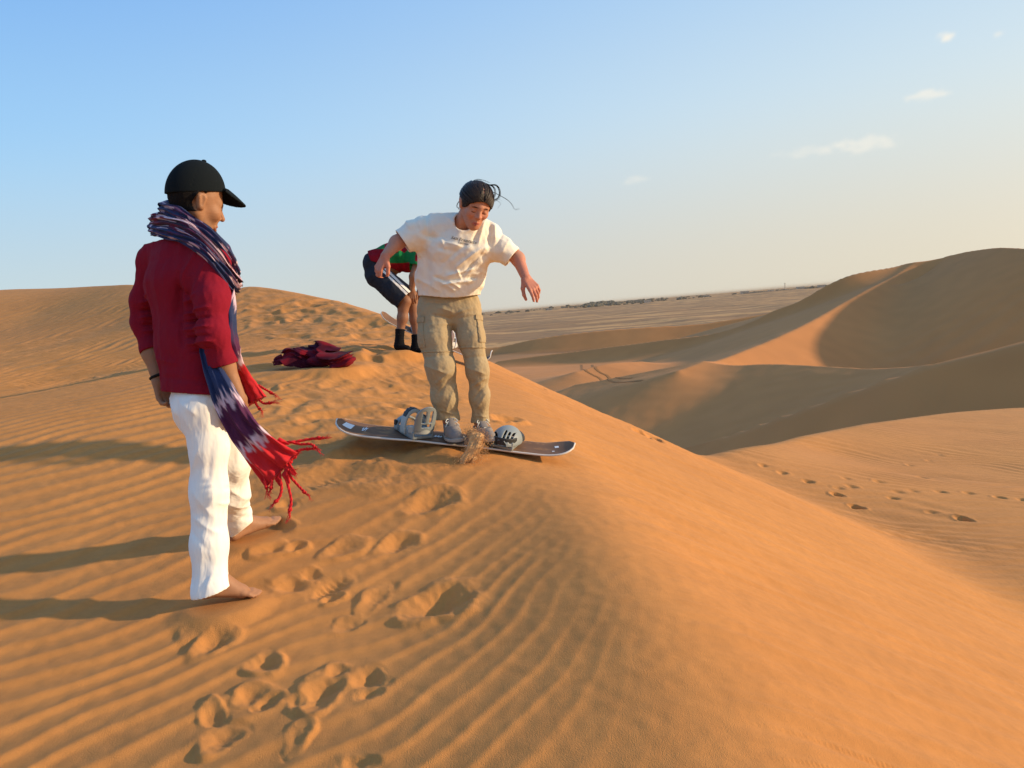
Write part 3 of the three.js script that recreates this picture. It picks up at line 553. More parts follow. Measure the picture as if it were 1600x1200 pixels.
  S.cap(C(290, 372, 0), C(286, 405, 0), .06, .08, { w: R_, r: 1.3 });
  S.cap(C(270, 372, -.02), C(237, 404, -.10), .05, .056); S.cap(C(300, 376, .03), C(331, 410, .10), .055, .064);
  A1.chain([[C(330, 414, .10), .064], [C(332, 470, .15), .062], [C(335, 522, .165), .059], [C(349, 566, .143), .045], [C(361, 596, .13), .043]]);
  A2.chain([[C(237, 418, -.11), .056], [C(225, 470, -.13), .048], [C(225, 505, -.14), .046], [C(238, 548, -.12), .038], [C(247, 580, -.11), .040]]);
  const sf = strokes([[292, 395, 300, 590, .02, -.006], [262, 410, 270, 560, .02, .005], [306, 430, 298, 500, .016, -.012], [318, 470, 304, 455, .012, -.010], [302, 450, 308, 540, .012, -.012], [240, 430, 250, 520, .015, .006], [320, 390, 352, 405, .012, .006], [335, 398, 312, 440, .012, .007], [350, 420, 330, 470, .012, .006],
    [308, 497, 362, 488, .007, .009], [306, 508, 364, 503, .006, -.008], [308, 520, 366, 516, .007, .010], [312, 531, 364, 530, .006, -.008], [316, 541, 368, 538, .007, .009], [322, 552, 366, 548, .006, -.007], [306, 480, 340, 468, .009, .007],
    [203, 470, 238, 462, .007, .008], [201, 482, 236, 476, .006, -.009], [202, 494, 238, 488, .007, .010], [204, 505, 240, 501, .006, -.009], [206, 515, 240, 512, .007, .009], [250, 560, 300, 570, .014, .004], [270, 590, 340, 596, .012, -.004], [255, 540, 262, 600, .014, .005]], C);
  const sw = (x, y, z) => .0026 * n3(x * 14, y * 6, z * 14) + .0012 * n3(x * 40, y * 18, z * 40);
  const hemS = plane(C(308, 614, 0), V(-.06, -1, 0)), cu1 = plane(C(351, 570, .142), C(350, 566, .143).sub(C(336, 522, .165))), cu2 = plane(C(237, 549, -.12), C(237, 548, -.12).sub(C(223, 505, -.14)));
  const torsoF = hemmed((x, y, z) => S.at(x, y, z) - sf(x, y) - sw(x, y, z), [hemS]), s1 = hemmed((x, y, z) => A1.at(x, y, z) - sf(x, y) - sw(x, y, z), [cu1]), s2 = hemmed((x, y, z) => A2.at(x, y, z) - sf(x, y) - sw(x, y, z), [cu2]);
  add('shirt', nets((x, y, z) => sm(sm(torsoF(x, y, z), s1(x, y, z), .028), s2(x, y, z), .028), C(185, 640, -.32), C(395, 352, .32), .0042, .02), fabric(lin(.225, .009, .023), { bump: .0012, rep: 10, sheen: .04 }), g, 'dark red long-sleeved shirt');
  // wristband on the far hand
  const wb = new THREE.TorusGeometry(.0285, .006, 8, 24); wb.applyMatrix4(new THREE.Matrix4().lookAt(V(), C(272, 650, -.1).sub(C(248, 594, -.1)), V(0, 0, 1))); const wp = C(246.5, 588, -.102); wb.translate(wp.x, wp.y, wp.z); add('wristband', wb, fabric(lin(.02, .018, .016), { sheen: 0 }));
  // --- tie-dyed scarf
  const navy = [.012, .024, .085], plum = [.085, .008, .05], wine = [.16, .008, .035], pale = [.66, .47, .52], black = [.012, .006, .016], red = [.56, .008, .014];
  const l3 = (a, b, t) => [mix(a[0], b[0], t), mix(a[1], b[1], t), mix(a[2], b[2], t)];
  const scarfMat = new THREE.MeshPhysicalMaterial({ color: lin(1, 1, 1), vertexColors: true, roughness: .85, sheen: .3, sheenRoughness: .5, sheenColor: lin(.5, .4, .4), bumpMap: rep(weaveTex, 6), bumpScale: .001 });
  const nc = C(293, 352, 0);
  function loop(pts, wid, thick, seed, pal) {
    const P = pts.map(p => C(...p)), curve = new THREE.CatmullRomCurve3(P, true), n = 28, rows = [];
    for (let i = 0; i <= n; i++) { const t = i / n, c = curve.getPointAt(t % 1), tg = curve.getTangentAt(t % 1), out = c.clone().sub(nc); out.addScaledVector(UP, -out.dot(UP) * .7); out.addScaledVector(tg, -out.dot(tg)).normalize(); const w = V().crossVectors(tg, out).normalize(); rows.push([c, w.multiplyScalar(wid * (1 + .15 * Math.sin(i * 1.7 + seed))), out.multiplyScalar(thick)]); }
    return band(rows, 44, (t, u, sd) => sd > 0 ? .42 * Math.sin(u * 9 + 1.5 * Math.sin(t * 19 + seed)) * (1 - u * u * .5) + .22 * n2(u * 5 + seed, t * 14) : 0, (t, u) => pal(n2(t * 9 + seed, u * 1.3 + seed), n2b(t * 5 + seed * 2, u * 5), t, u), 6);
  }
  const scarf = add('scarf', loop([[256, 326, -.02], [272, 331, .07], [300, 348, .105], [330, 372, .115], [354, 402, .08], [366, 430, -.02], [350, 392, -.12], [310, 345, -.125], [274, 323, -.09]], .026, .018, 1, (a, b, t, u) => a > .45 ? (b > .2 ? plum : pale) : b > .45 ? plum : navy), scarfMat, g, 'tie-dyed scarf in navy, wine and white with a red fringe');
  add('scarf_fold', loop([[243, 345, -.03], [260, 346, .065], [285, 354, .115], [315, 374, .15], [344, 408, .135], [368, 442, .05], [362, 432, -.06], [325, 380, -.14], [282, 346, -.14], [253, 339, -.10]], .025, .019, 4, (a, b, t, u) => b > .25 ? pale : b < -.35 ? black : a > .1 ? wine : plum), scarfMat, scarf);
  add('scarf_fold', loop([[241, 358, -.04], [255, 362, .065], [281, 370, .125], [312, 386, .163], [342, 418, .155], [366, 450, .08], [352, 440, -.04], [312, 398, -.13], [270, 362, -.14], [247, 353, -.11]], .023, .018, 7, (a, b, t, u) => a > .35 && b > .1 ? pale : b < -.4 ? plum : navy), scarfMat, scarf);
  // the end that hangs at the front edge of the shirt
  const dye = (stops) => (t, u) => { const w = t + .06 * n2(u * 4 + 3, t * 3) + .03 * n2b(u * 11, t * 6); for (let i = 0; i + 1 < stops.length; i++) if (w < stops[i + 1][0]) return l3(stops[i][1], stops[i + 1][1], smooth(stops[i][0] + (stops[i + 1][0] - stops[i][0]) * .45, stops[i + 1][0], w)); return stops[stops.length - 1][1]; };
  const row = (px, py, Z, wx, wy, wz, tx, ty, tz) => [C(px, py, Z), V(wx, wy, wz), V(tx, ty, tz)];
  add('scarf_end', band([row(366, 440, .05, .018, .01, .03, -.008, 0, .006), row(362, 478, .12, .014, .006, .03, .01, 0, -.004), row(362, 520, .14, .016, .004, .03, .010, 0, -.006), row(368, 556, .12, .018, .006, .03, .010, 0, -.006), row(378, 584, .07, .030, .008, .03, .008, 0, -.008), row(388, 606, .05, .040, .010, .03, .006, 0, -.010), row(398, 628, .05, .046, .022, .02, .005, 0, -.012)],
    48, (t, u, s) => .5 * Math.sin(u * 10 + t * 5) + .3 * n2(u * 4, t * 8), dye([[-.2, wine], [.12, pale], [.2, navy], [.42, plum], [.55, pale], [.62, red], [2, red]]), 10), scarfMat, scarf);
  // the end that blows out behind the hand
  add('scarf_end', band([row(316, 530, .10, .018, .006, 0, 0, 0, .012), row(328, 566, .15, .028, .010, 0, 0, 0, .014), row(343, 600, .19, .040, .016, .004, 0, 0, .016), row(358, 632, .20, .048, .024, .008, 0, 0, .017), row(379, 668, .20, .050, .032, .010, 0, 0, .018), row(402, 697, .19, .054, .044, .012, 0, 0, .017), row(424, 720, .18, .060, .056, .012, 0, 0, .016), row(440, 735, .17, .062, .066, .010, 0, 0, .014)],
    72, (t, u, s) => (.55 * Math.sin(u * 7.5 + 2.2 * Math.sin(t * 4)) + .25 * Math.sin(u * 17 + t * 6) + .25 * n2(u * 3, t * 6)) * (.5 + t * .8), dye([[-.2, navy], [.10, navy], [.30, navy], [.385, pale], [.44, plum], [.60, plum], [.68, pale], [.745, red], [2, red]]), 14), scarfMat, scarf);
  const redMat = new THREE.MeshPhysicalMaterial({ color: lin(...red), roughness: .9, sheen: .4, sheenColor: lin(.6, .1, .1), sheenRoughness: .5 });
  const rt = mulberry(77);
  function tassel(pts, r = .0038) { // two twisted cords with a knot and a loose end
    const P = pts.map(p => C(...p)), gs = [];
    for (let s = 0; s < 3; s++) { const c = new THREE.CatmullRomCurve3(P), n = 12, Q = []; for (let i = 0; i <= n; i++) { const p = c.getPoint(i / n), a = i * 1.15 + s * 2.09, e = r * .75 * (i > n - 3 ? 1.5 : 1); Q.push(p.add(V(Math.cos(a) * e, Math.sin(a) * e, Math.sin(a) * e))); } gs.push(rope(Q, t => r * (.95 - .25 * t + (t > .86 && t < .93 ? .55 : 0)), 6, 2)); }
    const e = P[P.length - 1], d = e.clone().sub(P[P.length - 2]).normalize();
    for (let k = 0; k < 9; k++) gs.push(rope([e, e.clone().addScaledVector(d, .012).add(V((rt() - .5) * .012, (rt() - .5) * .012, (rt() - .5) * .012)), e.clone().addScaledVector(d, .02 + rt() * .014).add(V((rt() - .5) * .03, (rt() - .5) * .03, (rt() - .5) * .02))], t => .0012 * (1 - t * .6), 4, 3));
    add('tassel', mergeGeometries(gs), redMat, scarf);
  }
  [[[442, 692, .17], [462, 690, .16], [484, 686, .15], [505, 684, .15]], [[446, 700, .17], [460, 705, .16], [474, 702, .15], [484, 701, .15]], [[444, 712, .17], [450, 726, .17], [456, 718, .17], [462, 712, .17]], [[440, 725, .18], [448, 732, .18], [452, 736, .18]], [[448, 738, .17], [460, 752, .16], [470, 763, .16], [478, 771, .16]], [[446, 745, .17], [452, 766, .17], [455, 784, .17], [452, 802, .17]], [[438, 748, .18], [440, 765, .18], [436, 778, .18], [429, 786, .18]], [[424, 742, .18], [425, 755, .18], [423, 764, .18]], [[415, 736, .18], [414, 752, .18], [417, 764, .18]], [[440, 706, .18], [448, 716, .18], [444, 724, .18], [452, 730, .18]], [[452, 690, .17], [470, 694, .16], [486, 694, .16], [494, 700, .16]]].forEach(p => tassel(p));
  [[[404, 602, .05], [414, 608, .05], [426, 615, .05]], [[402, 622, .05], [412, 630, .05], [424, 629, .05]], [[398, 626, .05], [402, 634, .05], [406, 639, .05]]].forEach(p => tassel(p, .0036));
  // ragged red cloth where the fringe begins
  add('fringe', mergeGeometries([[432, 690, 452, 694], [440, 703, 455, 706], [446, 716, 456, 724], [448, 728, 462, 742], [444, 736, 452, 756], [434, 742, 438, 758], [424, 738, 424, 752], [414, 730, 414, 746]].map(([a, b, c, d]) => band([[C(a, b, .175), V(.012, .016, .003), V(0, 0, .005)], [C((a + c) / 2, (b + d) / 2, .172), V(.009, .009, .002), V(0, 0, .005)], [C(c, d, .168), V(.004, .004, .001), V(0, 0, .004)]], 16, (t, u) => .4 * Math.sin(u * 6 + a), () => [1, 1, 1], 6))), redMat, scarf);
  // the sand gives under both feet
  for (const [px, py, Z, r, w] of [[350, 940, .05, .14, 1], [400, 838, -.52, .12, 1]]) { const p = F.world(C(px, py, Z)); flattened.push({ x: p.x, z: p.z, r, y: p.y - .004, w }); }
}
// ---------------------------------------------------------------- the woman stepping on the board
function buildWoman() {
  const F = new Frame(4.4), C = F.C, base = F.world(C(722, 694, 0));
  const g = thing('person', base, 'person in cream T-shirt and khaki cargo trousers, arms out, stepping onto a snowboard', 'person');
  const R_ = V(1, 0, -.06), UP = F.up;
  const add = (name, geo, mat, parent = g, label) => part(name, F.bake(geo, base), mat, parent, label);
  const skin = [.50, .235, .150];
  // --- head, bent over
  const hc = C(743, 320.5, .33), HM = basis(V(.27, -.62, .735), V(.30, .74, .55)), HS = 1.0;
  HM.setPosition(hc); const HI = HM.clone().invert(), q = V(), hField = headField(true);
  const toHead = (x, y, z) => q.set(x, y, z).applyMatrix4(HI);
  const neckF = new Field(.03).cap(C(735, 326, .28), C(719, 356, .17), .047, .052);
  const headF = (x, y, z) => { toHead(x, y, z); const d = hField.at(q.x, q.y, q.z), n = neckF.at(x, y, z), h = Math.max(0, .016 - Math.abs(d - n)) / .016; return Math.min(d, n) - h * h * .004; };
  const bits = [nets(headF, hc.clone().add(V(-.16, -.19, -.19)), hc.clone().add(V(.14, .17, .16)), .0030)];
  const B = new Field(.03);
  B.chain([[C(720, 352, .18), .05], [C(717, 380, .14), .085, { w: R_, r: 1.5 }], [C(704, 430, .05), .08, { w: R_, r: 1.35 }], [C(700, 470, -.02), .085]], { w: R_, r: 1.4 });
  B.chain([[C(674, 352, .16), .045], [C(620, 379, .20), .038], [C(602, 400, .29), .026]]);
  B.chain([[C(769, 368, .12), .045], [C(809, 404, .12), .037], [C(821, 434, .20), .025]]);
  B.chain([[C(680, 480, 0), .065], [C(689, 575, .09), .05], [C(701, 660, -.01), .035]]);
  B.chain([[C(724, 480, 0), .065], [C(745, 575, .07), .05], [C(750, 664, -.04), .035]]);
  bits.push(nets((x, y, z) => B.at(x, y, z), C(585, 690, -.16), C(840, 330, .40), .0095));
  const H1 = new Field(.01); H1.cap(C(617, 382, .21), C(602, 400, .29), .036, .0255);
  hand(H1, C(602, 400, .29), V(-.42, -.85, -.05), V(.55, -.15, -.55), V(.75, -.1, .6), [.55, .6, .7, .75], .98, .05);
  bits.push(nets((x, y, z) => H1.at(x, y, z), C(572, 440, .1), C(630, 366, .40), .003));
  const H2 = new Field(.01); H2.cap(C(812, 410, .13), C(822, 435, .20), .034, .0245);
  hand(H2, C(821, 434, .20), V(.55, -.78, .30), V(-.25, -.55, -.75), V(-.75, -.5, .35), [.25, .35, .5, .65], .98, .07, .6);
  bits.push(nets((x, y, z) => H2.at(x, y, z), C(800, 478, .05), C(850, 398, .36), .003));
  bits.forEach(b => tint(b, p => { let c = tone(skin, p, 45, .05); toHead(p.x, p.y, p.z); if (q.length() < .2 && q.y > -.13 && q.z > -.06) c = headTint(q.clone(), c, { blush: [.62, .22, .15], lip: [.46, .14, .11], brow: [.03, .016, .011] }); else if (p.y < C(0, 398, .25).y) { c = [c[0] * 1.08, c[1] * .9, c[2] * .88]; } return c; }));
  add('body', mergeGeometries(bits), skinMat);
  // --- dark hair drawn back, strands in the wind
  const hairMat = new THREE.MeshPhysicalMaterial({ color: lin(.022, .014, .010), roughness: .5, specularIntensity: .4, bumpMap: rep(weaveTex, 10), bumpScale: .001, anisotropy: .6 });
  const hairF = (x, y, z) => { toHead(x, y, z); const p = q; let e = Math.hypot(p.x / .092, (p.y - .030) / .098, (p.z + .012) / .108); const th = Math.atan2(p.x, p.y - .02); let d = (e - 1) * .092 - .0009 * Math.sin(th * 26 + 2 * n3(p.x * 20, p.y * 20, p.z * 20)) * smooth(-.02, .04, p.y) - .0015 * n3(p.x * 90, p.y * 30, p.z * 90);
    d += .006 * Math.exp(-Math.pow((p.x - .006) / .004, 2)) * (p.z > 0 ? 1 : 0);
    const line = p.y - (.062 - 8.2 * p.x * p.x - Math.max(0, Math.abs(p.x) - .055) * 1.6);
    return Math.max(d, p.z > .005 ? -line : -(p.y + .055), Math.hypot((p.y + .004) / 1.4, p.z + .006) < .024 && Math.abs(p.x) > .05 ? .01 : -1); };
  const hair = add('hair', nets(hairF, hc.clone().add(V(-.14, -.12, -.16)), hc.clone().add(V(.14, .15, .15)), .0030), hairMat);
  const bun = new Field(.02); const bc = V(0, .02, -.13).applyMatrix4(HM); bun.ball(bc, .035); bun.ball(bc.clone().add(V(.02, .02, -.02)), .028);
  add('bun', nets((x, y, z) => bun.at(x, y, z) - .003 * n3(x * 60, y * 60, z * 60), bc.clone().addScalar(-.09), bc.clone().addScalar(.09), .004), hairMat, hair);
  const rs = mulberry(5), strands = [];
  const lockMats = [[.030, .018, .012], [.018, .011, .008], [.048, .028, .017]].map(c => new THREE.MeshPhysicalMaterial({ color: lin(...c), roughness: .45, specularIntensity: .5, anisotropy: .6 }));
  for (let i = 0; i < 64; i++) { // locks combed from the parting back to the bun
    const x0 = .008 + (i / 63 - .5) * .150, sg = x0 < .008 ? -1 : 1, a = Math.abs(x0 - .008) / .075, P = [];
    const d0 = V(x0 / .092, (.062 - 8.2 * x0 * x0 - .030) / .098, 0); d0.z = Math.sqrt(Math.max(.04, 1 - d0.x * d0.x - d0.y * d0.y));
    const d1 = V(sg * (.45 + .45 * a) + (rs() - .5) * .12, .78 - .75 * a + (rs() - .5) * .1, .15 - .1 * a).normalize(), d2 = V(sg * .5 * (.4 + a), .45 - .5 * a, -.75).normalize(), d3 = V(0, -.05, -1);
    const cv = new THREE.CatmullRomCurve3([d0, d1, d2, d3]); for (let k = 0; k <= 9; k++) { const d = cv.getPoint(k / 9).normalize(), o = 1.005 + .018 * rs(); P.push(V(d.x * .092 * o, .030 + d.y * .098 * o, -.012 + d.z * .108 * o).applyMatrix4(HM)); }
    add('hair_lock', rope(P, t => .0034 * (.35 + .65 * Math.sin(Math.PI * clamp(t * .9 + .12))), 5, 2), lockMats[i % 3], hair);
  }
  const st = (pts, n, sp, r) => { for (let i = 0; i < n; i++) { const o = V((rs() - .5) * sp, (rs() - .5) * sp, (rs() - .5) * sp); strands.push(rope(pts.map((p, k) => C(...p).addScaledVector(o, .3 + k / pts.length)), t => r * .62 * (1.15 - t * .8), 4, 6)); } };
  st([[764, 289, .36], [776, 290, .36], [781, 300, .35], [779, 309, .35], [771, 314, .36]], 24, .014, .0009);
  st([[760, 287, .37], [771, 292, .38], [774, 302, .38], [770, 313, .38]], 20, .012, .0009);
  st([[770, 300, .35], [784, 307, .34], [795, 314, .32], [801, 321, .31], [804, 327, .31], [812, 326, .3]], 5, .010, .0008);
  st([[766, 312, .36], [776, 312, .36], [784, 318, .35], [780, 324, .35]], 4, .02, .0006);
  st([[721, 311, .27], [716, 316, .26], [714, 322, .26], [719, 326, .26]], 8, .010, .0009);
  st([[735, 286, .33], [745, 281, .32], [757, 283, .32], [766, 287, .33]], 8, .014, .0007);
  strands.forEach(k => add('loose_strand', k, hairMat, hair));
  const er = new THREE.TorusGeometry(.006, .0014, 6, 16); const ep = V(-.083, -.038, -.004).applyMatrix4(HM); er.translate(ep.x, ep.y, ep.z); add('earring', er, new THREE.MeshStandardMaterial({ color: lin(.9, .8, .6), metalness: 1, roughness: .25 }));
  // --- T-shirt
  const S = new Field(.06), A1 = new Field(.04), A2 = new Field(.04);
  S.cap(C(719, 356, .16), C(717, 385, .14), .085, .118, { w: R_, r: 1.72 }); S.cap(C(717, 385, .14), C(705, 430, .07), .118, .118, { w: R_, r: 1.58 }); S.cap(C(705, 430, .07), C(699, 490, .0), .118, .126, { w: R_, r: 1.48 });
  S.cap(C(718, 352, .17), C(684, 350, .16), .062, .066); S.cap(C(728, 358, .16), C(766, 367, .13), .068, .064);
  A1.chain([[C(686, 354, .16), .086], [C(655, 364, .18), .080], [C(629, 377, .195), .064], [C(604, 389, .21), .060]]);
  A2.chain([[C(760, 373, .13), .064], [C(781, 388, .13), .066], [C(801, 403, .125), .054], [C(815, 414, .12), .052]]);
  const ws = strokes([[673, 345, 676, 380, .016, -.012], [676, 352, 690, 385, .016, .008], [668, 380, 700, 386, .016, -.010], [704, 352, 714, 364, .012, .006], [735, 362, 745, 372, .014, .006], [760, 356, 750, 395, .012, .008], [753, 362, 742, 394, .010, -.007], [768, 362, 765, 398, .012, -.007], [775, 360, 775, 385, .012, .009], [758, 398, 716, 428, .013, .010], [760, 404, 722, 440, .012, -.010], [764, 396, 738, 430, .010, .007], [695, 386, 702, 402, .014, .012], [690, 398, 720, 406, .016, -.009], [702, 392, 725, 398, .010, .007], [745, 428, 700, 440, .012, .009], [744, 438, 706, 446, .010, -.009], [742, 444, 696, 452, .010, .010], [718, 430, 724, 444, .010, .009], [700, 446, 684, 440, .010, -.008], [688, 445, 714, 460, .014, .008], [655, 440, 690, 460, .016, .006], [660, 400, 655, 445, .02, .007], [672, 395, 676, 450, .02, -.006], [725, 446, 745, 440, .008, -.006], [798, 380, 784, 406, .012, .006], [785, 372, 776, 400, .012, -.008], [640, 352, 650, 372, .014, .006], [650, 345, 664, 376, .014, -.007], [707, 448, 722, 456, .009, .008], [735, 392, 700, 420, .014, -.007]], C);
  const cw = (x, y, z) => .004 * n3(x * 9 + y * 6, y * 7 - x * 4, z * 9) + .0016 * n3(x * 26, y * 20, z * 26);
  const sd = (x, y, z) => (z > -.1 ? 1 : .3) * ws(x, y) * 1.15 + cw(x, y, z);
  const hem = plane(C(704, 463, .06), V(-.03 + .06, -1, -.10)), p1 = plane(C(628, 375.5, .20), V(-.80, -.55, .10)), p2 = plane(C(800.5, 402, .125), V(.76, -.62, 0));
  const neckCut = new Field(.01).cap(C(731, 338, .27), C(719, 356, .20), .056, .054);
  const drop = (x, y, z) => hem(x, y, z) - .010 * Math.sin(x * 14) ;
  const t0 = hemmed((x, y, z) => S.at(x, y, z) - sd(x, y, z), [drop]), t1 = hemmed((x, y, z) => A1.at(x, y, z) - sd(x, y, z), [p1]), t2 = hemmed((x, y, z) => A2.at(x, y, z) - sd(x, y, z), [p2]);
  const shF = (x, y, z) => { const d = smin(smin(t0(x, y, z), t1(x, y, z), .035), t2(x, y, z), .035), n = neckCut.at(x, y, z); const rib = Math.max(0, .012 - Math.abs(n - .009)) / .012; return Math.max(d - .0035 * rib * (n < .024 ? 1 : 0), -n); };
  // lettering on the chest, printed on the cloth
  const cv = document.createElement('canvas'); cv.width = 1024; cv.height = 256; const cx = cv.getContext('2d');
  cx.clearRect(0, 0, 1024, 256); cx.fillStyle = '#44434b'; cx.textAlign = 'center'; cx.textBaseline = 'middle'; cx.font = 'italic bold 148px serif'; cx.fillText('San Francisco', 512, 84); cx.font = 'italic bold 78px serif'; cx.fillText('California', 512, 205);
  const shirtGeo = nets(shF, C(606, 482, -.24), C(822, 322, .38), .0042, .02);
  const shirt = add('t_shirt', shirtGeo, fabric(lin(.85, .79, .66), { bump: .0010, rep: 9, sheen: 0 }), g, 'loose cream T-shirt with small dark lettering');
  { // a thin print that follows the chest: a grid dropped onto the cloth
    const nu = 60, nv = 20, pos = [], uv = [], idx = []; const a = C(705, 371, 0), b = C(745, 380, 0), ux = b.clone().sub(a), vx = V(-ux.y, ux.x, 0).normalize().multiplyScalar(-.042);
    for (let j = 0; j <= nv; j++) for (let i = 0; i <= nu; i++) { const s = a.clone().addScaledVector(ux, i / nu).addScaledVector(vx, j / nv - .35); let z = .42; for (let k = 0; k < 80; k++) { const d = shF(s.x * (1 - z / 4.4) , s.y * (1 - z / 4.4), z); if (d < .0012) break; z -= Math.max(.0006, d * .6); } pos.push(s.x * (1 - z / 4.4), s.y * (1 - z / 4.4), z + .0035); uv.push(i / nu, 1 - j / nv); }
    for (let j = 0; j < nv; j++) for (let i = 0; i < nu; i++) { const o = j * (nu + 1) + i; idx.push(o, o + nu + 1, o + 1, o + 1, o + nu + 1, o + nu + 2); }
    const pg = new THREE.BufferGeometry(); pg.setAttribute('position', new THREE.Float32BufferAttribute(pos, 3)); pg.setAttribute('uv', new THREE.Float32BufferAttribute(uv, 2)); pg.setIndex(idx); pg.computeVertexNormals();
    const tx = new THREE.CanvasTexture(cv); tx.colorSpace = THREE.SRGBColorSpace;
    add('print', pg, new THREE.MeshStandardMaterial({ map: tx, transparent: true, alphaTest: .35, roughness: .9 }), shirt, 'dark script lettering across the chest');
  }
  // --- cargo trousers
  const K = new Field(.05), L1 = new Field(.04), L2 = new Field(.04);
  K.cap(C(701, 462, -.0), C(701, 482, 0), .118, .122, { w: R_, r: 1.42 });
  L1.chain([[C(679, 486, .01), .100], [C(680, 530, .06), .089], [C(689, 575, .09), .081], [C(694.5, 620, .05), .072], [C(700, 655, 0), .062], [C(702, 680, -.01), .06]]);
  L2.chain([[C(726, 484, .0), .098], [C(736, 530, .05), .073], [C(746, 578, .07), .061], [C(749.5, 620, .03), .054], [C(750.5, 660, -.03), .047], [C(751, 680, -.04), .046]]);
  const ks = strokes([[712, 492, 690, 484, .012, .009], [708, 500, 682, 496, .010, -.008], [706, 508, 676, 510, .012, .007], [716, 492, 742, 482, .010, .008], [718, 500, 744, 496, .009, -.007], [700, 478, 670, 476, .008, -.006], [668, 560, 712, 556, .010, -.006], [666, 572, 700, 584, .012, .009], [710, 580, 684, 600, .011, .009], [706, 590, 690, 615, .009, -.008], [715, 600, 700, 640, .009, .008], [674, 610, 690, 650, .012, .007], [690, 640, 716, 648, .008, .006], [728, 560, 760, 558, .008, -.005], [730, 575, 760, 585, .010, .007], [762, 590, 738, 605, .010, .009], [760, 600, 740, 625, .008, -.008], [763, 612, 744, 640, .010, .009], [738, 630, 745, 655, .008, .006], [740, 648, 762, 652, .006, .006], [655, 500, 662, 545, .012, .006], [700, 520, 704, 560, .012, -.006], [748, 500, 756, 550, .010, .005]], C);
  const kw = (x, y, z) => .0028 * n3(x * 18, y * 12, z * 18) + .0012 * n3(x * 50, y * 40, z * 50);
  const kd = (x, y, z) => (z > -.06 ? .75 : .3) * ks(x, y) + kw(x, y, z);
  const k1 = plane(C(700, 657, 0), V(0, -1, .05)), k2 = plane(C(750, 661, -.03), V(0, -1, .05)), kt = plane(C(700, 452, 0), V(0, 1, .1));
  const g1 = hemmed((x, y, z) => L1.at(x, y, z) - kd(x, y, z), [k1], .007, .03), g2 = hemmed((x, y, z) => L2.at(x, y, z) - kd(x, y, z), [k2], .007, .03);
  const trousers = add('cargo_trousers', nets((x, y, z) => smin(Math.max(K.at(x, y, z) - kd(x, y, z), kt(x, y, z)), smin(g1(x, y, z), g2(x, y, z), .012), .03), C(638, 690, -.24), C(775, 446, .26), .0042, .02), fabric(lin(.40, .305, .175), { bump: .0009, rep: 10, sheen: .05 }), g, 'khaki cargo trousers');
  // pockets, flaps and the zip-off seams lie on the cloth
  const legF = (x, y, z) => Math.min(L1.at(x, y, z), L2.at(x, y, z)) - kd(x, y, z);
  const pocketMat = fabric(lin(.385, .29, .165), { bump: .0009, rep: 10, sheen: .05 });
  const patch = (name, x0, y0, x1, y1, th, sk) => { const lo = C(Math.min(x0, x1) - 2, y1 + 2, -.1), hi = C(Math.max(x0, x1) + 8, y0 - 2, .22), a = C(x0, y0, .05), b = C(x1, y1, .05); add(name, nets((x, y, z) => { const s = sk * (y - a.y); return Math.max(legF(x, y, z) - th, -(legF(x, y, z) + .004), a.x + s - x, x - (b.x + s), y - a.y, b.y - y); }, lo, hi, .0032), pocketMat, trousers); };
  patch('cargo_pocket', 745, 492, 775, 536, .0045, -.10); patch('pocket_flap', 743, 490, 775, 502, .0075, -.12); patch('cargo_pocket', 640, 498, 662, 545, .0045, -.12); patch('pocket_flap', 640, 494, 664, 506, .0075, -.12);
  const seam = (Fd, yy, sl) => nets((x, y, z) => { const d = Fd.at(x, y, z) - kd(x, y, z); return Math.max(Math.abs(d) - .0045, Math.abs(y - yy - sl * x) - .0045); }, C(650, 575, -.15), C(772, 520, .24), .0035);
  add('zip_seam', mergeGeometries([seam(L1, C(0, 548, .06).y, .02), seam(L2, C(0, 543, .06).y, .01)]), pocketMat, trousers);
  // --- walking shoes
  const shoeMat = new THREE.MeshPhysicalMaterial({ color: lin(.235, .20, .175), roughness: .9, bumpMap: rep(weaveTex, 14), bumpScale: .001 }), soleMat = new THREE.MeshStandardMaterial({ color: lin(.34, .31, .27), roughness: .85 }), laceMat = fabric(lin(.66, .65, .58), { bump: .0005, sheen: 0 }), treadMat = new THREE.MeshStandardMaterial({ color: lin(.05, .045, .04), roughness: .9 });
  function shoe(heel, toe, ankle, side, up) {
    const t = toe.clone().sub(heel).normalize(), L = toe.distanceTo(heel), A = (a, b, c) => heel.clone().addScaledVector(t, a * L).addScaledVector(side, b).addScaledVector(up, c);
    const f = new Field(.03); f.cap(A(.08, 0, .045), A(.5, 0, .042), .036, .040, { w: up, r: 1.15 }); f.cap(A(.5, 0, .036), A(.84, .002, .026), .042, .036); f.cap(A(.2, 0, .05), ankle, .040, .041); f.cap(A(.35, 0, .07), A(.62, 0, .055), .028, .026);
    const foot = (x, y, z, o = 0) => { const p = V(x, y, z).sub(heel), a = p.dot(t) / L, b = p.dot(side); const w = (.034 + .014 * smooth(.2, .7, a)) + o, e = Math.max(Math.abs(b + .004 * Math.sin(a * 5)) - w * Math.sqrt(Math.max(.02, 1 - Math.pow(Math.abs((a - .46) / .56), 3.2))), (Math.abs(a - .46) - .56) * L); return [e, p.dot(up), a]; };
    const pts = [heel, toe, ankle], [lo, hi] = boxAround(pts, .075);
    const topCut = plane(ankle.clone().addScaledVector(up, .012), up);
    const up_ = add('shoe', nets((x, y, z) => { const [e, h] = foot(x, y, z, .004); return Math.max(f.at(x, y, z), .012 - h, e, topCut(x, y, z)); }, lo, hi, .0034), shoeMat);
    add('sole', nets((x, y, z) => { const [e, h, a] = foot(x, y, z, .008); const top = .020 + .010 * smooth(.3, 0, a) + .006 * smooth(.8, 1.02, a); return Math.max(e, h - top, .004 - h); }, lo, hi, .0034), soleMat, up_);
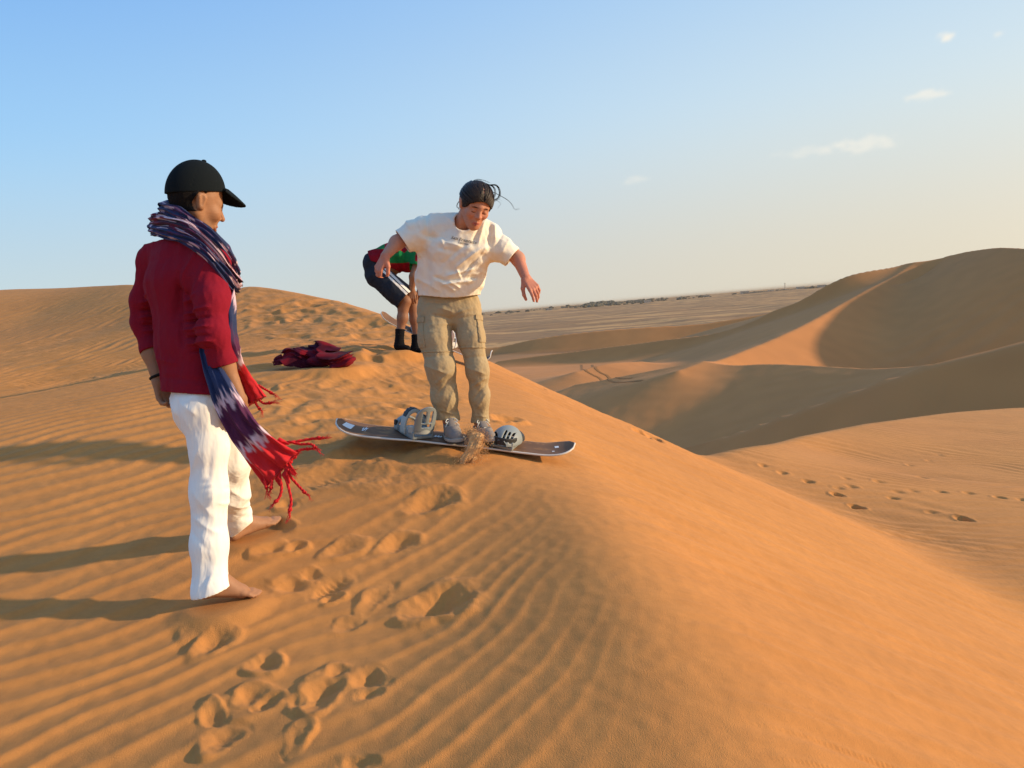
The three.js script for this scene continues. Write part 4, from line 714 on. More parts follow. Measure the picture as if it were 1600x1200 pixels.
    add('tread', nets((x, y, z) => { const [e, h, a] = foot(x, y, z, .006); return Math.max(e, h - .0045, -.004 - h); }, lo, hi, .0034), treadMat, up_);
    const ls = []; for (let i = 0; i < 5; i++) { const a = .34 + .075 * i, c = .102 - .011 * i; ls.push(rope([A(a, -.026, c - .018), A(a + .02, 0, c + .004), A(a + .05, .026, c - .018)], .0032, 5, 4), rope([A(a, .026, c - .018), A(a + .02, 0, c + .006), A(a + .05, -.026, c - .018)], .0032, 5, 4)); }
    for (const b of [-1, 1]) ls.push(rope([A(.36, 0, .108), A(.40, b * .022, .118), A(.46, b * .036, .102), A(.40, b * .018, .104), A(.37, 0, .106)], .003, 5, 4), rope([A(.37, 0, .108), A(.44, b * .02, .104), A(.5, b * .04, .078)], .0028, 5, 4));
    add('lace', mergeGeometries(ls), laceMat, up_);
    add('tongue', nets((x, y, z) => tongue.at(x, y, z), lo, hi, .0036), shoeMat, up_);
  }
  let tongue = null;
  const upv = UP.clone();
  const mk = (heel, toe, ankle, side, up) => { const t = toe.clone().sub(heel).normalize(), L = toe.distanceTo(heel); tongue = new Field(.01).cap(heel.clone().addScaledVector(t, .34 * L).addScaledVector(up, .122), heel.clone().addScaledVector(t, .56 * L).addScaledVector(up, .078), .006, .008, { w: side, r: 3 }); shoe(heel, toe, ankle, side, up); };
  { const heel = C(702, 682, -.03), toe = C(716, 692, .215); const t = toe.clone().sub(heel).normalize(); const side = V().crossVectors(upv, t).normalize(), up = V().crossVectors(t, side).normalize(); mk(heel, toe, C(702, 664, -.0), side, up); }
  { const heel = C(747, 683, -.08), toe = C(769, 691, .14); const t = toe.clone().sub(heel).normalize(); const side = V().crossVectors(upv, t).normalize(), up = V().crossVectors(t, side).normalize(); mk(heel, toe, C(749, 668, -.05), side, up); }
}
// ---------------------------------------------------------------- the third person, bent over behind the woman
function buildBoy() {
  const F = new Frame(7.2), C = F.C, base = F.world(C(636, 547, 0));
  const g = thing('person', base, 'person bending forward behind the woman in red and green shirt, dark shorts and black socks', 'person');
  const side = V(.1, 0, 1), UP = F.up, skin = [.26, .125, .07];
  const add = (name, geo, mat, parent = g, label) => part(name, F.bake(geo, base), mat, parent, label);
  const B = new Field(.03);
  B.chain([[C(592, 424, 0), .11], [C(625, 404, 0), .11], [C(660, 400, 0), .11]], { w: side, r: 1.3 });
  B.cap(C(664, 402, 0), C(684, 410, 0), .055, .05); 
  B.chain([[C(654, 408, .15), .045], [C(646, 432, .17), .037], [C(643, 452, .12), .028]]);
  B.chain([[C(656, 406, -.15), .045], [C(660, 432, -.17), .037], [C(655, 458, -.12), .028]]);
  B.chain([[C(596, 430, .09), .08], [C(633, 470, .10), .056], [C(630, 480, .09), .050], [C(629, 497, .08), .049], [C(625, 518, .07), .034], [C(625, 536, .07), .036]]);
  B.chain([[C(600, 430, -.08), .08], [C(643, 468, -.04), .056], [C(645, 480, -.05), .050], [C(648, 500, -.05), .047], [C(651, 524, -.05), .034], [C(650, 542, -.04), .036]]);
  const bits = [nets((x, y, z) => B.at(x, y, z), C(565, 556, -.34), C(700, 372, .36), .009)];
  const H = new Field(.01); H.cap(C(645, 440, .15), C(643, 453, .12), .033, .027);
  hand(H, C(643, 452, .12), V(.05, -1, -.1), V(-.2, 0, -1), V(1, 0, -.3), [.5, .6, .6, .7], .98); bits.push(nets((x, y, z) => H.at(x, y, z), C(626, 490, 0), C(668, 436, .26), .0036));
  const H2 = new Field(.01); H2.cap(C(657, 446, -.15), C(655, 459, -.12), .033, .027);
  hand(H2, C(655, 458, -.12), V(.05, -1, .1), V(-.2, 0, 1), V(1, 0, .3), [.5, .6, .6, .7], .98); bits.push(nets((x, y, z) => H2.at(x, y, z), C(636, 492, -.26), C(682, 438, 0), .0036));
  const hc = C(698, 416, 0), HM = basis(V(.55, -.83, .1), V(.83, .55, 0)); HM.setPosition(hc); const HI = HM.clone().invert(), q = V(), hf = headField(false);
  bits.push(nets((x, y, z) => { q.set(x, y, z).applyMatrix4(HI); return hf.at(q.x, q.y, q.z); }, hc.clone().addScalar(-.19), hc.clone().addScalar(.19), .0045));
  bits.forEach(b => tint(b, p => { let c = tone(skin, p, 40, .06); q.copy(p).applyMatrix4(HI); if (q.length() < .17) c = headTint(q.clone(), c, { blush: [.3, .13, .07], lip: [.26, .1, .07], brow: [.012, .01, .009] }); return c; }));
  add('body', mergeGeometries(bits), skinMat);
  add('hair', nets((x, y, z) => { q.set(x, y, z).applyMatrix4(HI); const e = Math.hypot(q.x / .088, (q.y - .03) / .097, (q.z + .012) / .104); return Math.max((e - 1) * .088 - .004 * n3(x * 60, y * 60, z * 60), q.z > 0 ? .055 - q.y : -(q.y + .05)); }, hc.clone().addScalar(-.17), hc.clone().addScalar(.17), .005), fabric(lin(.012, .010, .009), { bump: .003, rep: 14, sheen: 0 }));
  // shirt with a green panel
  const S = new Field(.05), A = new Field(.03), A2 = new Field(.03);
  S.chain([[C(584, 413, 0), .135], [C(612, 404, 0), .138], [C(645, 402, 0), .13], [C(662, 402, 0), .105]], { w: side, r: 1.32 });
  A.chain([[C(654, 402, .14), .082], [C(649, 420, .17), .074]]); A2.chain([[C(656, 402, -.14), .082], [C(655, 420, -.17), .074]]);
  const fs = strokes([[600, 392, 622, 428, .022, .010], [612, 388, 628, 424, .018, -.012], [625, 385, 632, 422, .02, .010], [636, 388, 636, 420, .016, -.008], [590, 396, 606, 424, .018, -.010], [604, 408, 630, 404, .02, .006]], C);
  const sw = (x, y, z) => fs(x, y) + .004 * n3(x * 12, y * 12, z * 12);
  const waist = plane(C(586, 414, 0), V(-.82, -.42, 0)), cuff = plane(C(650, 416, .16), V(-.2, -1, .1)), cuff2 = plane(C(655, 416, -.16), V(-.1, -1, -.1));
  const belly = plane(C(628, 427, 0), V(-.35, -1, 0));
  const shirtG = nets((x, y, z) => smin(hemmed((a, b, c) => S.at(a, b, c) - sw(a, b, c), [waist, belly])(x, y, z), Math.min(hemmed((a, b, c) => A.at(a, b, c) - sw(a, b, c), [cuff])(x, y, z), hemmed((a, b, c) => A2.at(a, b, c) - sw(a, b, c), [cuff2])(x, y, z)), .02), C(560, 440, -.36), C(690, 366, .38), .0062, .02);
  const green = [.010, .16, .045], red = [.23, .006, .014];
  tint(shirtG, p => { const X = (p.x) / (7.2 - p.z) * FPX + 800, Y = 600 - p.y / (7.2 - p.z) * FPX; const inB = Y > 394 - (X - 612) * .06 + 2 * Math.sin(X * .5) && Y < 411 - Math.max(0, X - 630) * .14 && X > 606 && X < 650 - (Y - 390) * .1 && Y > 392 + Math.max(0, 618 - X) * .9 - 4; const trim = cuff(p.x, p.y, p.z) > -.03 && X > 640 && Math.abs(p.z) > .06; const top = X < 601 && Y < 389; return inB || trim || top ? green : tone(red, p, 30, .05); });
  add('shirt', shirtG, fabric(lin(1, 1, 1), { vc: true, bump: .001, rep: 8, sheen: 0 }), g, 'red shirt with a green panel');
  // shorts with a light stripe pair along the side
  const K = new Field(.06), K1 = new Field(.04), K2 = new Field(.04);
  K.chain([[C(588, 412, 0), .128], [C(592, 430, 0), .132]], { w: side, r: 1.28 });
  K1.chain([[C(594, 432, .08), .118], [C(618, 454, .10), .112], [C(640, 476, .11), .108]]); K2.chain([[C(598, 430, -.08), .112], [C(630, 452, -.06), .108], [C(656, 474, -.04), .104]]);
  const ax = C(634, 468, .1).sub(C(594, 432, .08)), hemp = plane(C(634, 467, .1), V(ax.x, ax.y, 0)), wst = plane(C(598, 413, 0), V(.62, .78, 0));
  const kn = (x, y, z) => .005 * n3(x * 9, y * 9, z * 9) + .002 * n3(x * 30, y * 30, z * 30);
  const shG = nets((x, y, z) => Math.max(smin(K.at(x, y, z) - kn(x, y, z), smin(hemmed((a, b, c) => K1.at(a, b, c) - kn(a, b, c), [hemp])(x, y, z), hemmed((a, b, c) => K2.at(a, b, c) - kn(a, b, c), [hemp])(x, y, z), .02), .03), wst(x, y, z)), C(556, 500, -.38), C(680, 380, .40), .0062, .02);
  const s0 = C(600, 421, .2), s1 = C(638, 458, .2), sd = s1.clone().sub(s0), sl = Math.hypot(sd.x, sd.y); sd.divideScalar(sl);
  tint(shG, p => { const u = (p.x - s0.x) * sd.x + (p.y - s0.y) * sd.y, v = -(p.x - s0.x) * sd.y + (p.y - s0.y) * sd.x; const st = p.z > .02 && u > -.01 && u < sl && ((v > .004 && v < .026) || (v > -.026 && v < -.006)); return st ? [.75, .72, .66] : v > .03 ? [.075, .075, .085] : tone([.022, .026, .036], p, 30, .08); });
  add('shorts', shG, fabric(lin(1, 1, 1), { vc: true, bump: .001, rep: 8, sheen: 0 }), g, 'dark shorts with two white side stripes');
  const sockM = fabric(lin(.007, .007, .008), { bump: .0015, rep: 12, sheen: 0 });
  for (const [a, b, h, t] of [[C(625, 514, .075), C(624, 535, .07), C(622, 541, .07), C(637, 544, .09)], [C(650, 523, -.045), C(650, 540, -.04), C(647, 546, -.04), C(663, 549, -.01)]]) {
    const s = new Field(.025); s.cap(a, b, .046, .041); s.cap(b, h, .041, .034); s.cap(h, t, .034, .026, { w: V(-.3, 0, 1), r: 1.35 }); const [lo, hi] = boxAround([a, h, t], .075), top = plane(a, a.clone().sub(b));
    add('sock', nets((x, y, z) => Math.max(s.at(x, y, z) - .0012 * Math.sin(y * 260), top(x, y, z)), lo, hi, .0045), sockM);
  }
  for (const [x, y, z] of [[628, 546, .07], [653, 551, -.03]]) { const p = F.world(C(x, y, z)); flattened.push({ x: p.x, z: p.z, r: .16, y: p.y, w: 1 }); }
}
// ---------------------------------------------------------------- snowboards
const wrapNoise = (p) => n3(p.x * 7, p.y * 7, p.z * 7);
function buildBoard(D, line, wv, half, basePx, label, fit) {
  const F = new Frame(D), C = F.C, base = F.world(C(...basePx)), g = thing('snowboard', base, label, 'snowboard');
  const add = (name, geo, mat, parent = g, lab) => part(name, F.bake(geo, base), mat, parent, lab);
  const curve = new THREE.CatmullRomCurve3(line.map(p => C(...p))), ns = 90, nu = 18; wv = wv.clone().normalize();
  const plan = s => { const e = .085, k = s < e ? (e - s) / e : s > 1 - e ? (s - 1 + e) / e : 0; return half * Math.sqrt(Math.max(0.0004, 1 - k * k)) * (.93 + .07 * Math.pow(Math.abs(s - .5) * 2, 2)); };
  const fr = s => { const t = curve.getTangentAt(clamp(s, .001, .999)), n = V().crossVectors(t, wv).normalize(); if (n.dot(F.up) < 0) n.negate(); return { c: curve.getPointAt(clamp(s)), t, n, w: V().crossVectors(n, t).normalize().multiplyScalar(Math.sign(V().crossVectors(n, t).dot(wv))) }; };
  const sheet = (u0, u1, s0, s1, off, mS = ns, mU = nu) => { const pos = [], idx = [], uv = []; for (let j = 0; j <= mS; j++) { const s = mix(s0, s1, j / mS), f = fr(s), w = plan(s); for (let i = 0; i <= mU; i++) { const u = mix(u0, u1, i / mU); const p = f.c.clone().addScaledVector(f.w, u * w).addScaledVector(f.n, off); pos.push(p.x, p.y, p.z); uv.push(s * 1.4, u * half); } } for (let j = 0; j < mS; j++) for (let i = 0; i < mU; i++) { const a = j * (mU + 1) + i, b = a + mU + 1; idx.push(a, b, a + 1, a + 1, b, b + 1); } const ge = new THREE.BufferGeometry(); ge.setAttribute('position', new THREE.Float32BufferAttribute(pos, 3)); ge.setAttribute('uv', new THREE.Float32BufferAttribute(uv, 2)); ge.setIndex(idx); ge.computeVertexNormals(); return ge; };
  const deckMat = new THREE.MeshPhysicalMaterial({ color: lin(1, 1, 1), vertexColors: true, roughness: .75, specularIntensity: .3, bumpMap: rep(weaveTex, 2), bumpScale: .0003 });
  const paleM = new THREE.MeshStandardMaterial({ color: lin(.62, .56, .48), roughness: .5 });
  add('deck', tint(sheet(-1, 1, 0, 1, .006), p => { const k = .5 + .5 * wrapNoise(p), dust = smooth(.25, .75, n3(p.x * 5 + 4, p.y * 5, p.z * 9) * .6 + .5 * n3(p.x * 22, p.y * 22, p.z * 22)); return [0, 1, 2].map(i => mix(mix([.15, .078, .044][i], [.20, .11, .066][i], k), [.40, .20, .075][i], dust * .5)); }), deckMat);
  add('base', sheet(-1, 1, 0, 1, -.006), new THREE.MeshPhysicalMaterial({ color: lin(.07, .05, .04), roughness: .8, specularIntensity: .3 }));
  { const P = []; for (const sg of [-1, 1]) for (let j = 0; j <= 60; j++) { const s = sg < 0 ? j / 60 : 1 - j / 60, f = fr(s); P.push(f.c.clone().addScaledVector(f.w, sg * (plan(s) + .001))); } P.push(P[0].clone()); add('edge', rope(P, .0062, 6, 1), paleM); }
  const sticker = (u0, u1, s0, s1, lab, draw) => { const m = new THREE.MeshStandardMaterial({ color: lin(.72, .72, .72), roughness: .55 }); if (draw) { const cv = document.createElement('canvas'); cv.width = 128; cv.height = 128; const c = cv.getContext('2d'); draw(c); const t = new THREE.CanvasTexture(cv); t.colorSpace = THREE.SRGBColorSpace; m.map = t; m.color = lin(1, 1, 1); m.transparent = true; m.alphaTest = .4; } const ge = sheet(u0, u1, s0, s1, .0075, 8, 6); const uv = ge.attributes.uv; for (let j = 0; j <= 8; j++) for (let i = 0; i <= 6; i++) uv.setXY(j * 7 + i, j / 8, 1 - i / 6); add('sticker', ge, m, g, lab); };
  (fit.stickers || []).forEach(a => sticker(...a));
  fit.bindings.forEach(([s, kind, turn, sc]) => {
    const f = fr(s), M = new THREE.Matrix4().makeBasis(f.t.clone().multiplyScalar(sc), f.n.clone().multiplyScalar(sc), V().crossVectors(f.t, f.n).multiplyScalar(sc)); // x along, y up, z across
    M.multiply(new THREE.Matrix4().makeRotationY(turn)); M.setPosition(f.c.clone().addScaledVector(f.n, .007));
    const grey = new THREE.MeshPhysicalMaterial({ color: fit.white ? lin(.62, .62, .60) : lin(.23, .255, .25), roughness: .45, bumpMap: rep(weaveTex, 4), bumpScale: .0003 }), dark = new THREE.MeshStandardMaterial({ color: lin(.022, .024, .024), roughness: .6 }), light = new THREE.MeshPhysicalMaterial({ color: fit.white ? lin(.7, .7, .68) : lin(.36, .37, .33), roughness: .5 });
    const loc = (name, fn, lo, hi, mat, par, c = .0032) => { const ge = nets(fn, V(...lo), V(...hi), c, .006); ge.applyMatrix4(M); return add(name, ge, mat, par); };
    const rb = (x, y, z, a, b, c, r) => Math.hypot(Math.max(0, Math.abs(x) - a + r), Math.max(0, Math.abs(y) - b + r), Math.max(0, Math.abs(z) - c + r)) - r;
    // tray with side rails and a dark footbed
    const bd = loc('binding', (x, y, z) => Math.min(Math.max(rb(x, y - .010, z, .064, .010, .125, .008), -(Math.hypot(x, z * .85) - .047)), Math.max(Math.min(rb(Math.abs(x) - .060, y - .024, z - .02, .007, .024 - .10 * Math.max(0, -z - .02), .105, .005)), -y)), [-.085, -.006, -.14], [.085, .062, .14], grey);
    loc('disc', (x, y, z) => Math.max(Math.hypot(x, z * .85) - .049, Math.abs(y - .007) - .005) - .002 * Math.cos(Math.atan2(z, x) * 4), [-.06, -.006, -.07], [.06, .02, .07], dark, bd);
    const arch = (b, h, w, r, th) => (x, y, z) => { const zz = z - b - (y - .04) * -.25, e = Math.hypot(x / r, Math.max(0, y - .02) / h) - 1; return Math.max(Math.abs(e * Math.min(r, h)) - th, Math.abs(zz) - w, .015 - y); };
    if (kind === 'up') {
      loc('heel_cup', (x, y, z) => { const e = Math.hypot(x / .07, (z - .07) / .075) - 1; return Math.max(Math.abs(e) * .07 - .006, Math.abs(y - .055) - .020, .075 - z); }, [-.09, .02, .06], [.09, .09, .17], light, bd);
      loc('highback', (x, y, z) => { const zz = z - .145 - (y - .06) * .22 + 4.5 * x * x, wd = .066 * Math.sqrt(Math.max(.01, 1 - Math.pow(Math.max(0, y - .12) / .085, 2.4))); let d = Math.max(Math.abs(zz) - .006, Math.abs(x) - wd, .05 - y, y - .205); return Math.max(d, -(rb(Math.abs(x) - .022, y - .14, z - .15, .011, .036, .1, .008)), -(rb(x, y - .085, z - .15, .03, .010, .1, .006))); }, [-.085, .03, .08], [.085, .22, .22], grey, bd);
      loc('ankle_strap', (x, y, z) => arch(.005, .12, .028, .072, .0062)(x, y, z), [-.09, .0, -.06], [.09, .16, .06], light, bd);
      loc('strap_pad', (x, y, z) => Math.max(arch(.005, .127, .022, .076, .004)(x, y, z), .105 - y) + .0012 * Math.sin(x * 300), [-.08, .09, -.06], [.08, .16, .06], dark, bd);
      loc('toe_strap', (x, y, z) => arch(-.085, .062, .020, .072, .006)(x, y, z), [-.09, .0, -.13], [.09, .1, -.04], grey, bd);
      loc('buckle', (x, y, z) => rb(x - .070, y - .085, z + .015, .010, .024, .016, .004), [.05, .05, -.04], [.09, .12, .01], dark, bd);
      loc('buckle', (x, y, z) => rb(x + .074, y - .055, z + .085, .008, .016, .013, .004), [-.09, .03, -.11], [-.05, .08, -.06], dark, bd);
    } else {
      loc('heel_cup', (x, y, z) => { const e = Math.hypot(x / .07, (z - .07) / .075) - 1; return Math.max(Math.abs(e) * .07 - .006, Math.abs(y - .05) - .020, .075 - z); }, [-.09, .02, .06], [.09, .09, .17], dark, bd);
      // highback folded down over the tray, three slots, arched open side
      loc('highback', (x, y, z) => { const e = Math.hypot(x / .084, (y - .02) / .088, (z - .02) / .135) - 1; let d = Math.max(Math.abs(e) * .084 - .0055, .024 - y, -.11 - z); for (const k of [0, 1, 2]) d = Math.max(d, -rb(x - (.008 + k * .021), y - .078 + k * .006, z - .11, .0062, .024, .09, .005)); return Math.max(d, -(Math.hypot((x + .048) / .036, (y - .03) / .052, (z - .10) / .10) - 1) * .036); }, [-.10, .015, -.12], [.10, .14, .15], grey, bd);
      loc('toe_strap', (x, y, z) => arch(-.095, .045, .018, .070, .006)(x, y, z), [-.09, .0, -.13], [.09, .1, -.05], dark, bd);
      loc('buckle', (x, y, z) => rb(x - .068, y - .04, z + .06, .010, .014, .02, .004), [.045, .01, -.09], [.09, .07, -.03], dark, bd);
    }
  });
  return { F, fr, curve };
}
function buildBoards() {
  const scribble = seed => c => { const r = mulberry(seed); c.clearRect(0, 0, 128, 128); c.strokeStyle = '#d8dade'; c.lineCap = 'round'; c.lineWidth = 15; c.beginPath(); let x = 14, y = 70; c.moveTo(x, y); for (let i = 0; i < 7; i++) { c.quadraticCurveTo(x + 8, r() * 128, x += 15, 30 + r() * 70); } c.stroke(); };
  const b1 = buildBoard(4.4, [[527, 655, .0], [538, 663, .0], [556, 670, .0], [600, 676, .0], [650, 680, .0], [705, 686, .0], [765, 692, .0], [820, 699, .0], [858, 702, .0], [882, 699, .0], [898, 693, .0]], V(0, .19, -.98), .130, [712, 694, 0], 'brown snowboard with grey bindings under the shoes of the woman', {
    bindings: [[.325, 'up', .62, 1.0], [.715, 'folded', -.25, 1.0]],
    stickers: [[-.45, .30, .035, .075, 'white rectangular sticker near the raised tip'], [-.55, .55, .112, .135, 'white scrawled lettering', scribble(4)], [-.35, .25, .41, .445, 'small white emblem', scribble(9)], [-.05, .25, .915, .932, null], [-.62, -.5, .90, .91, null]].map(a => a.filter((v, i) => i !== 4 || v)),
  });
  for (let i = 0; i <= 16; i++) { const f = b1.fr(.10 + .74 * i / 16); for (const u of [-.11, -.04, .04, .11]) { const p = b1.F.world(f.c.clone().addScaledVector(f.w, u).addScaledVector(f.n, -.009)); flattened.push({ x: p.x, z: p.z, r: .062, y: p.y, w: .95, down: true }); } }
  const b2 = buildBoard(7.6, [[597, 487, 0], [606, 497, 0], [622, 507, .0], [660, 524, .0], [700, 541, .0], [738, 556, .0], [757, 561, .0], [766, 557, .0], [769, 548, .0]], V(.1, .20, -.98), .12, [690, 545, 0], 'snowboard with white bindings lying behind the two bodies, mostly hidden', { white: true, bindings: [[.33, 'up', .3, 1], [.60, 'up', -.2, 1]] });
  for (let i = 0; i <= 14; i++) { const f = b2.fr(.12 + .72 * i / 14); for (const u of [-.08, .08]) { const p = b2.F.world(f.c.clone().addScaledVector(f.w, u).addScaledVector(f.n, -.012)); flattened.push({ x: p.x, z: p.z, r: .12, y: p.y, w: .9, down: true }); } }
}
// ---------------------------------------------------------------- the heap of cloth on the sand
function buildCloth() {
  const p0 = groundAt(490, 572), D = -p0.clone().sub(camera.position).applyQuaternion(camera.quaternion.clone().invert()).z, F = new Frame(D), C = F.C, base = F.world(C(490, 574, 0));
  const g = thing('cloth', base, 'crumpled heap of dark red cloth lying on the rippled sand', 'cloth');
  const f = new Field(.035), up = F.up;
  [[434, 563, .05, .035, 470, 556, .08, .05], [448, 552, 0, .045, 500, 553, .05, .055], [470, 549, -.05, .05, 515, 547, -.05, .06], [500, 545, -.08, .055, 524, 552, -.05, .045], [505, 561, .18, .055, 540, 564, .20, .05], [520, 570, .24, .045, 546, 562, .20, .04], [450, 568, .1, .04, 505, 566, .12, .045], [530, 557, .12, .04, 548, 561, .16, .035]].forEach(([a, b, c, r, d, e, h, q]) => f.cap(C(a, b, c), C(d, e, h), r, q, { w: V(.1, 0, 1), r: 1.5 }));
  const folds = (x, y, z) => { const w = .05 * n3(x * 3, y * 3, z * 3), u = x * .10 + y * 1.0 + z * .30 + w + .04 * Math.sin(x * 7); return .015 * (1 - 2 * Math.pow(Math.abs(Math.sin(u * 34)), .8)) + .008 * (1 - 2 * Math.abs(Math.sin(u * 83 + .8 * n3(x * 5, y * 4, z * 5)))) + .014 * n3(x * 4, y * 6, z * 5) + .002 * n3(x * 14, y * 40, z * 20); };
  const geo = nets((x, y, z) => f.at(x, y, z) - folds(x, y, z), C(410, 592, -.35), C(572, 518, .5), .005, .03);
  const red = [.16, .006, .014], dark = [.045, .003, .010], plum = [.05, .006, .022];
  tint(geo, (p) => { const k = n3(p.x * 3.2, p.y * 6, p.z * 3.2), m = n3(p.x * 8 + 5, p.y * 8, p.z * 8), a = smooth(-.4, .3, k), b = smooth(.1, .6, m); return [0, 1, 2].map(i => mix(mix(dark[i], red[i], a), plum[i], b * .6)); });
  part('fabric', F.bake(geo, base), fabric(lin(1, 1, 1), { vc: true, bump: .0012, rep: 8, sheen: .05 }), g);
  const r = mulberry(8), fm = fabric(lin(.10, .008, .018), { sheen: 0 });
  for (let i = 0; i < 9; i++) { const y = 556 + r() * 10, z = .02 + r() * .1; part('fringe', F.bake(rope([C(440, y - 2, z), C(432 - r() * 4, y + 1 + r() * 3, z), C(427 + r() * 8, y + 5 + r() * 3, z + .03), C(440 + r() * 8, 566 + r() * 3, z + .05)], t => .008 * (1.1 - t * .7), 5, 4), base), fm, g); }
  const q = F.world(C(490, 573, .05)); flattened.push({ x: q.x - .15, z: q.z, r: .26, y: q.y, w: .8 }, { x: q.x + .18, z: q.z, r: .26, y: q.y, w: .8 });
}
// ---------------------------------------------------------------- sand thrown by the step
function buildSpray() {
  const F = new Frame(4.22), C = F.C, base = F.world(C(730, 726, 0)), r = mulberry(15), gs = [];
  const g = thing('sand_spray', base, 'burst of loose sand pouring off the toe of the shoe over the board edge', 'sand'); g.userData.kind = 'stuff';
  const f = new Field(.02); f.chain([[C(734, 676, .0), .014], [C(744, 686, .05), .024], [C(742, 700, .08), .020], [C(729, 716, .10), .014], [C(716, 731, .11), .009]], { w: V(.7, .5, .2), r: 1.5 });
  f.chain([[C(750, 684, .04), .010], [C(749, 700, .07), .010], [C(740, 716, .09), .007], [C(731, 729, .10), .005]]); f.chain([[C(738, 680, .05), .010], [C(734, 700, .09), .009], [C(722, 718, .11), .006]]);
  const geo = nets((x, y, z) => { const al = -.45 * x - .88 * y, ac = .88 * x - .45 * y; return f.at(x, y, z) - .004 * n3(ac * 45, al * 8, z * 45) - .002 * n3(ac * 110, al * 20, z * 110) - .0012 * n3(x * 300, y * 300, z * 300); }, C(700, 745, -.08), C(768, 655, .24), .0032, .014);
  const mat = new THREE.MeshStandardMaterial({ color: lin(.58, .33, .14), roughness: 1, bumpMap: rep(grainTex, 4), bumpScale: .002 });
  part('falling_sand', F.bake(geo, base), mat, g);
  const ico = new THREE.IcosahedronGeometry(1, 0), im = new THREE.InstancedMesh(ico, mat, 4200), M = new THREE.Matrix4(); im.name = 'grains'; im.userData.kind = 'stuff';
  const path = new THREE.CatmullRomCurve3([C(730, 672, 0), C(748, 684, .05), C(744, 702, .08), C(722, 732, .11)]);
  for (let i = 0; i < 7000; i++) { const t = Math.pow(r(), .8), p = path.getPoint(t), sp = .036 + .022 * t, w = F.world(p.add(V((r() + r() + r() - 1.5) * sp * 1.4, (r() + r() + r() - 1.5) * sp, (r() + r() - 1) * sp))).sub(base), s = .0010 + r() * r() * .0024; M.makeScale(s, s, s).setPosition(w); im.setMatrixAt(i, M); }
  shade(im); g.add(im);
}
// ---------------------------------------------------------------- the edge of the plain: low growth, a few houses, a mast
function buildHorizon() {
  const r = mulberry(41), gs = [], ico = new THREE.IcosahedronGeometry(1, 2);
  const foot = (px, D) => { const p = at(px, 480, D); p.y = farHeight(p.x, p.z); return p; };
  for (let i = 0; i < 700; i++) {
    const px = 735 + r() * 595, D = 2300 + r() * 900, cl = n2(px * .02, 4) + .4 * n2(px * .09, 9); if (cl < -.7 + r() * .5 && Math.abs(px - 935) > 28) continue;
    const p = foot(px, D), ge = ico.clone(), s = 1.8 + r() * r() * 4.5 + (Math.abs(px - 935) < 22 ? 3.5 : 0), pos = ge.attributes.position;
    for (let k = 0; k < pos.count; k++) { const x = pos.getX(k), y = pos.getY(k), z = pos.getZ(k), m = 1 + .45 * n3(x * 2 + i, y * 2, z * 2) + .2 * n3(x * 5 + i, y * 5, z * 5); pos.setXYZ(k, x * s * 1.7 * m, y * s * m, z * s * m); }
    ge.computeVertexNormals(); ge.translate(p.x, p.y + s * .45, p.z); gs.push(ge);
  }
  const bush = shade(new THREE.Mesh(mergeGeometries(gs), new THREE.MeshStandardMaterial({ color: lin(.15, .13, .09), roughness: 1 }))); bush.name = numbered('far_bushes'); bush.userData = { kind: 'stuff', label: 'dark line of low bushes along the far edge of the desert plain', category: 'bushes' }; scene.add(bush);
  const wall = new THREE.MeshStandardMaterial({ color: lin(.50, .40, .30), roughness: 1 }), dark = new THREE.MeshStandardMaterial({ color: lin(.05, .045, .04), roughness: .8 });
  let hn = 0; for (const [px, D, w, h] of [[858, 2300, 16, 7], [1012, 2350, 20, 8], [1105, 2500, 18, 8], [1165, 2450, 26, 9], [1206, 2600, 18, 11], [1252, 2400, 24, 9], [1284, 2500, 20, 8]]) {
    const p = foot(px, D), g = thing('house', p, `${['leftmost', 'second from the left', 'third from the left', 'middle one', 'third from the right', 'second from the right', 'rightmost'][hn++]} of the tiny pale houses along the far horizon`, 'house', 'houses on the far horizon');
    const b = new THREE.BoxGeometry(w, h, 10); b.translate(0, h / 2, 0); part('wall', b, wall, g);
    const t = new THREE.BoxGeometry(w + .8, .9, 10.8); t.translate(0, h + .46, 0); part('roof', t, wall, g);
    for (let i = 0; i < 3; i++) { const q = new THREE.BoxGeometry(1.6, 2, .3); q.translate((i - 1) * w * .28, h * .55, 5.1); part('window', q, dark, g); }
  }
  const p = foot(1228, 2400), g = thing('mast', p, 'slim mast standing among the houses on the far horizon', 'mast'); const c = new THREE.CylinderGeometry(.9, 1.6, 26, 8); c.translate(0, 13, 0); part('shaft', c, wall, g); const e = new THREE.CylinderGeometry(2, 1.2, 3, 10); e.translate(0, 25, 0); part('platform', e, wall, g);
}

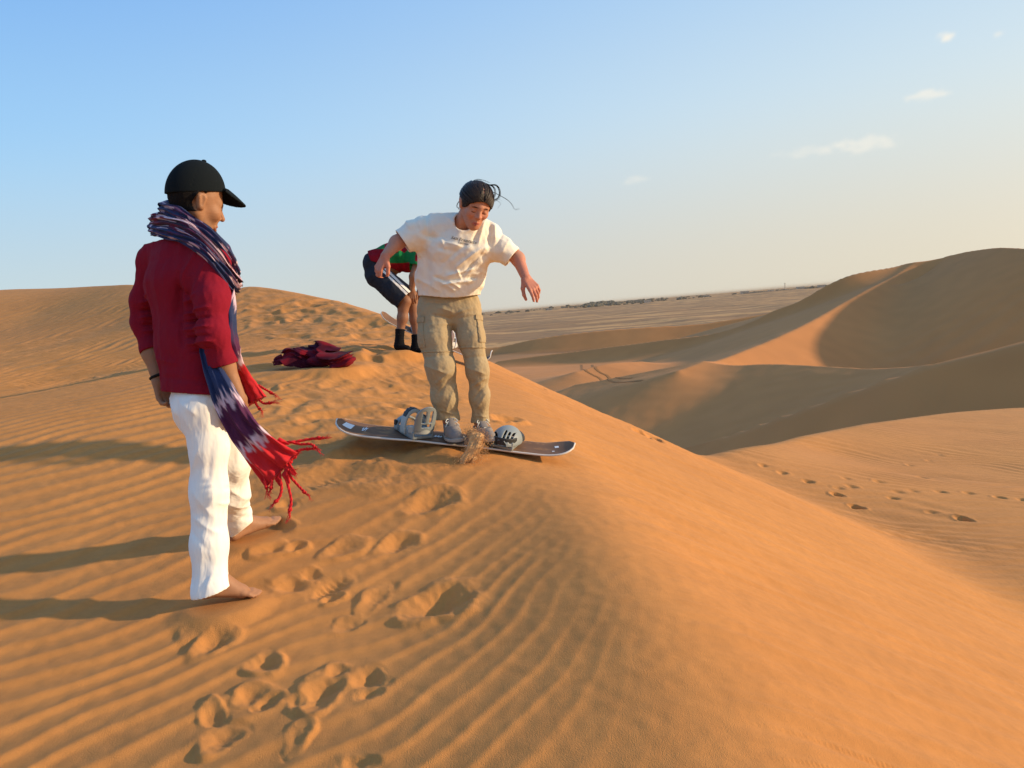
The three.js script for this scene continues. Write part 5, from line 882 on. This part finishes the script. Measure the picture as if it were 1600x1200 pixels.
// ---------------------------------------------------------------- wheel tracks curving over the far mound
function buildTracks() {
  const hit = (px, py) => { let lo = 50; for (let d = 60; d < 320; d *= 1.004) { let p = at(px, py, d); if (p.y < farHeight(p.x, p.z)) { let hi = d; for (let k = 0; k < 12; k++) { const m = (lo + hi) / 2; p = at(px, py, m); if (p.y < farHeight(p.x, p.z)) hi = m; else lo = m; } return p; } lo = d; } return null; };
  const mat = new THREE.MeshStandardMaterial({ color: lin(SAND[0] * .62, SAND[1] * .62, SAND[2] * .66), roughness: 1, bumpMap: rep(grainTex, .5), bumpScale: .01 });
  [[[[1003, 595], [980, 597], [955, 596], [938, 592], [925, 585], [915, 578], [909, 570]], 'outer of the two curved wheel tracks in the valley sand'], [[[987, 591], [967, 591], [950, 588], [940, 583], [932, 577], [926, 570]], 'inner of the two curved wheel tracks in the valley sand']].forEach(([px, label]) => {
    const P = px.map(a => hit(...a)).filter(Boolean); if (P.length < 3) return; const c = new THREE.CatmullRomCurve3(P), n = 90, pos = [], idx = [], uv = [], base = P[0].clone();
    for (let i = 0; i <= n; i++) { const p = c.getPoint(i / n), t = c.getTangent(i / n), w = V(-t.z, 0, t.x).normalize(); for (let k = 0; k <= 4; k++) { const q = p.clone().addScaledVector(w, (k - 2) * .11 * (1 + .3 * n2(i * .2, k))); q.y = farHeight(q.x, q.z) + .05; pos.push(q.x - base.x, q.y - base.y, q.z - base.z); uv.push(q.x, q.z); } }
    for (let i = 0; i < n; i++) for (let k = 0; k < 4; k++) { const a = i * 5 + k; idx.push(a, a + 1, a + 5, a + 1, a + 6, a + 5); }
    const ge = new THREE.BufferGeometry(); ge.setAttribute('position', new THREE.Float32BufferAttribute(pos, 3)); ge.setAttribute('uv', new THREE.Float32BufferAttribute(uv, 2)); ge.setIndex(idx); ge.computeVertexNormals();
    const m = shade(new THREE.Mesh(ge, mat)); m.name = numbered('wheel_track'); m.position.copy(base); m.userData = { label, category: 'track' }; scene.add(m);
  });
}
buildMan();
buildWoman();
buildBoy();
buildBoards();
buildCloth();
buildSpray();
buildHorizon();
buildTracks();
buildNear();
buildFar();
renderer.render(scene, camera);
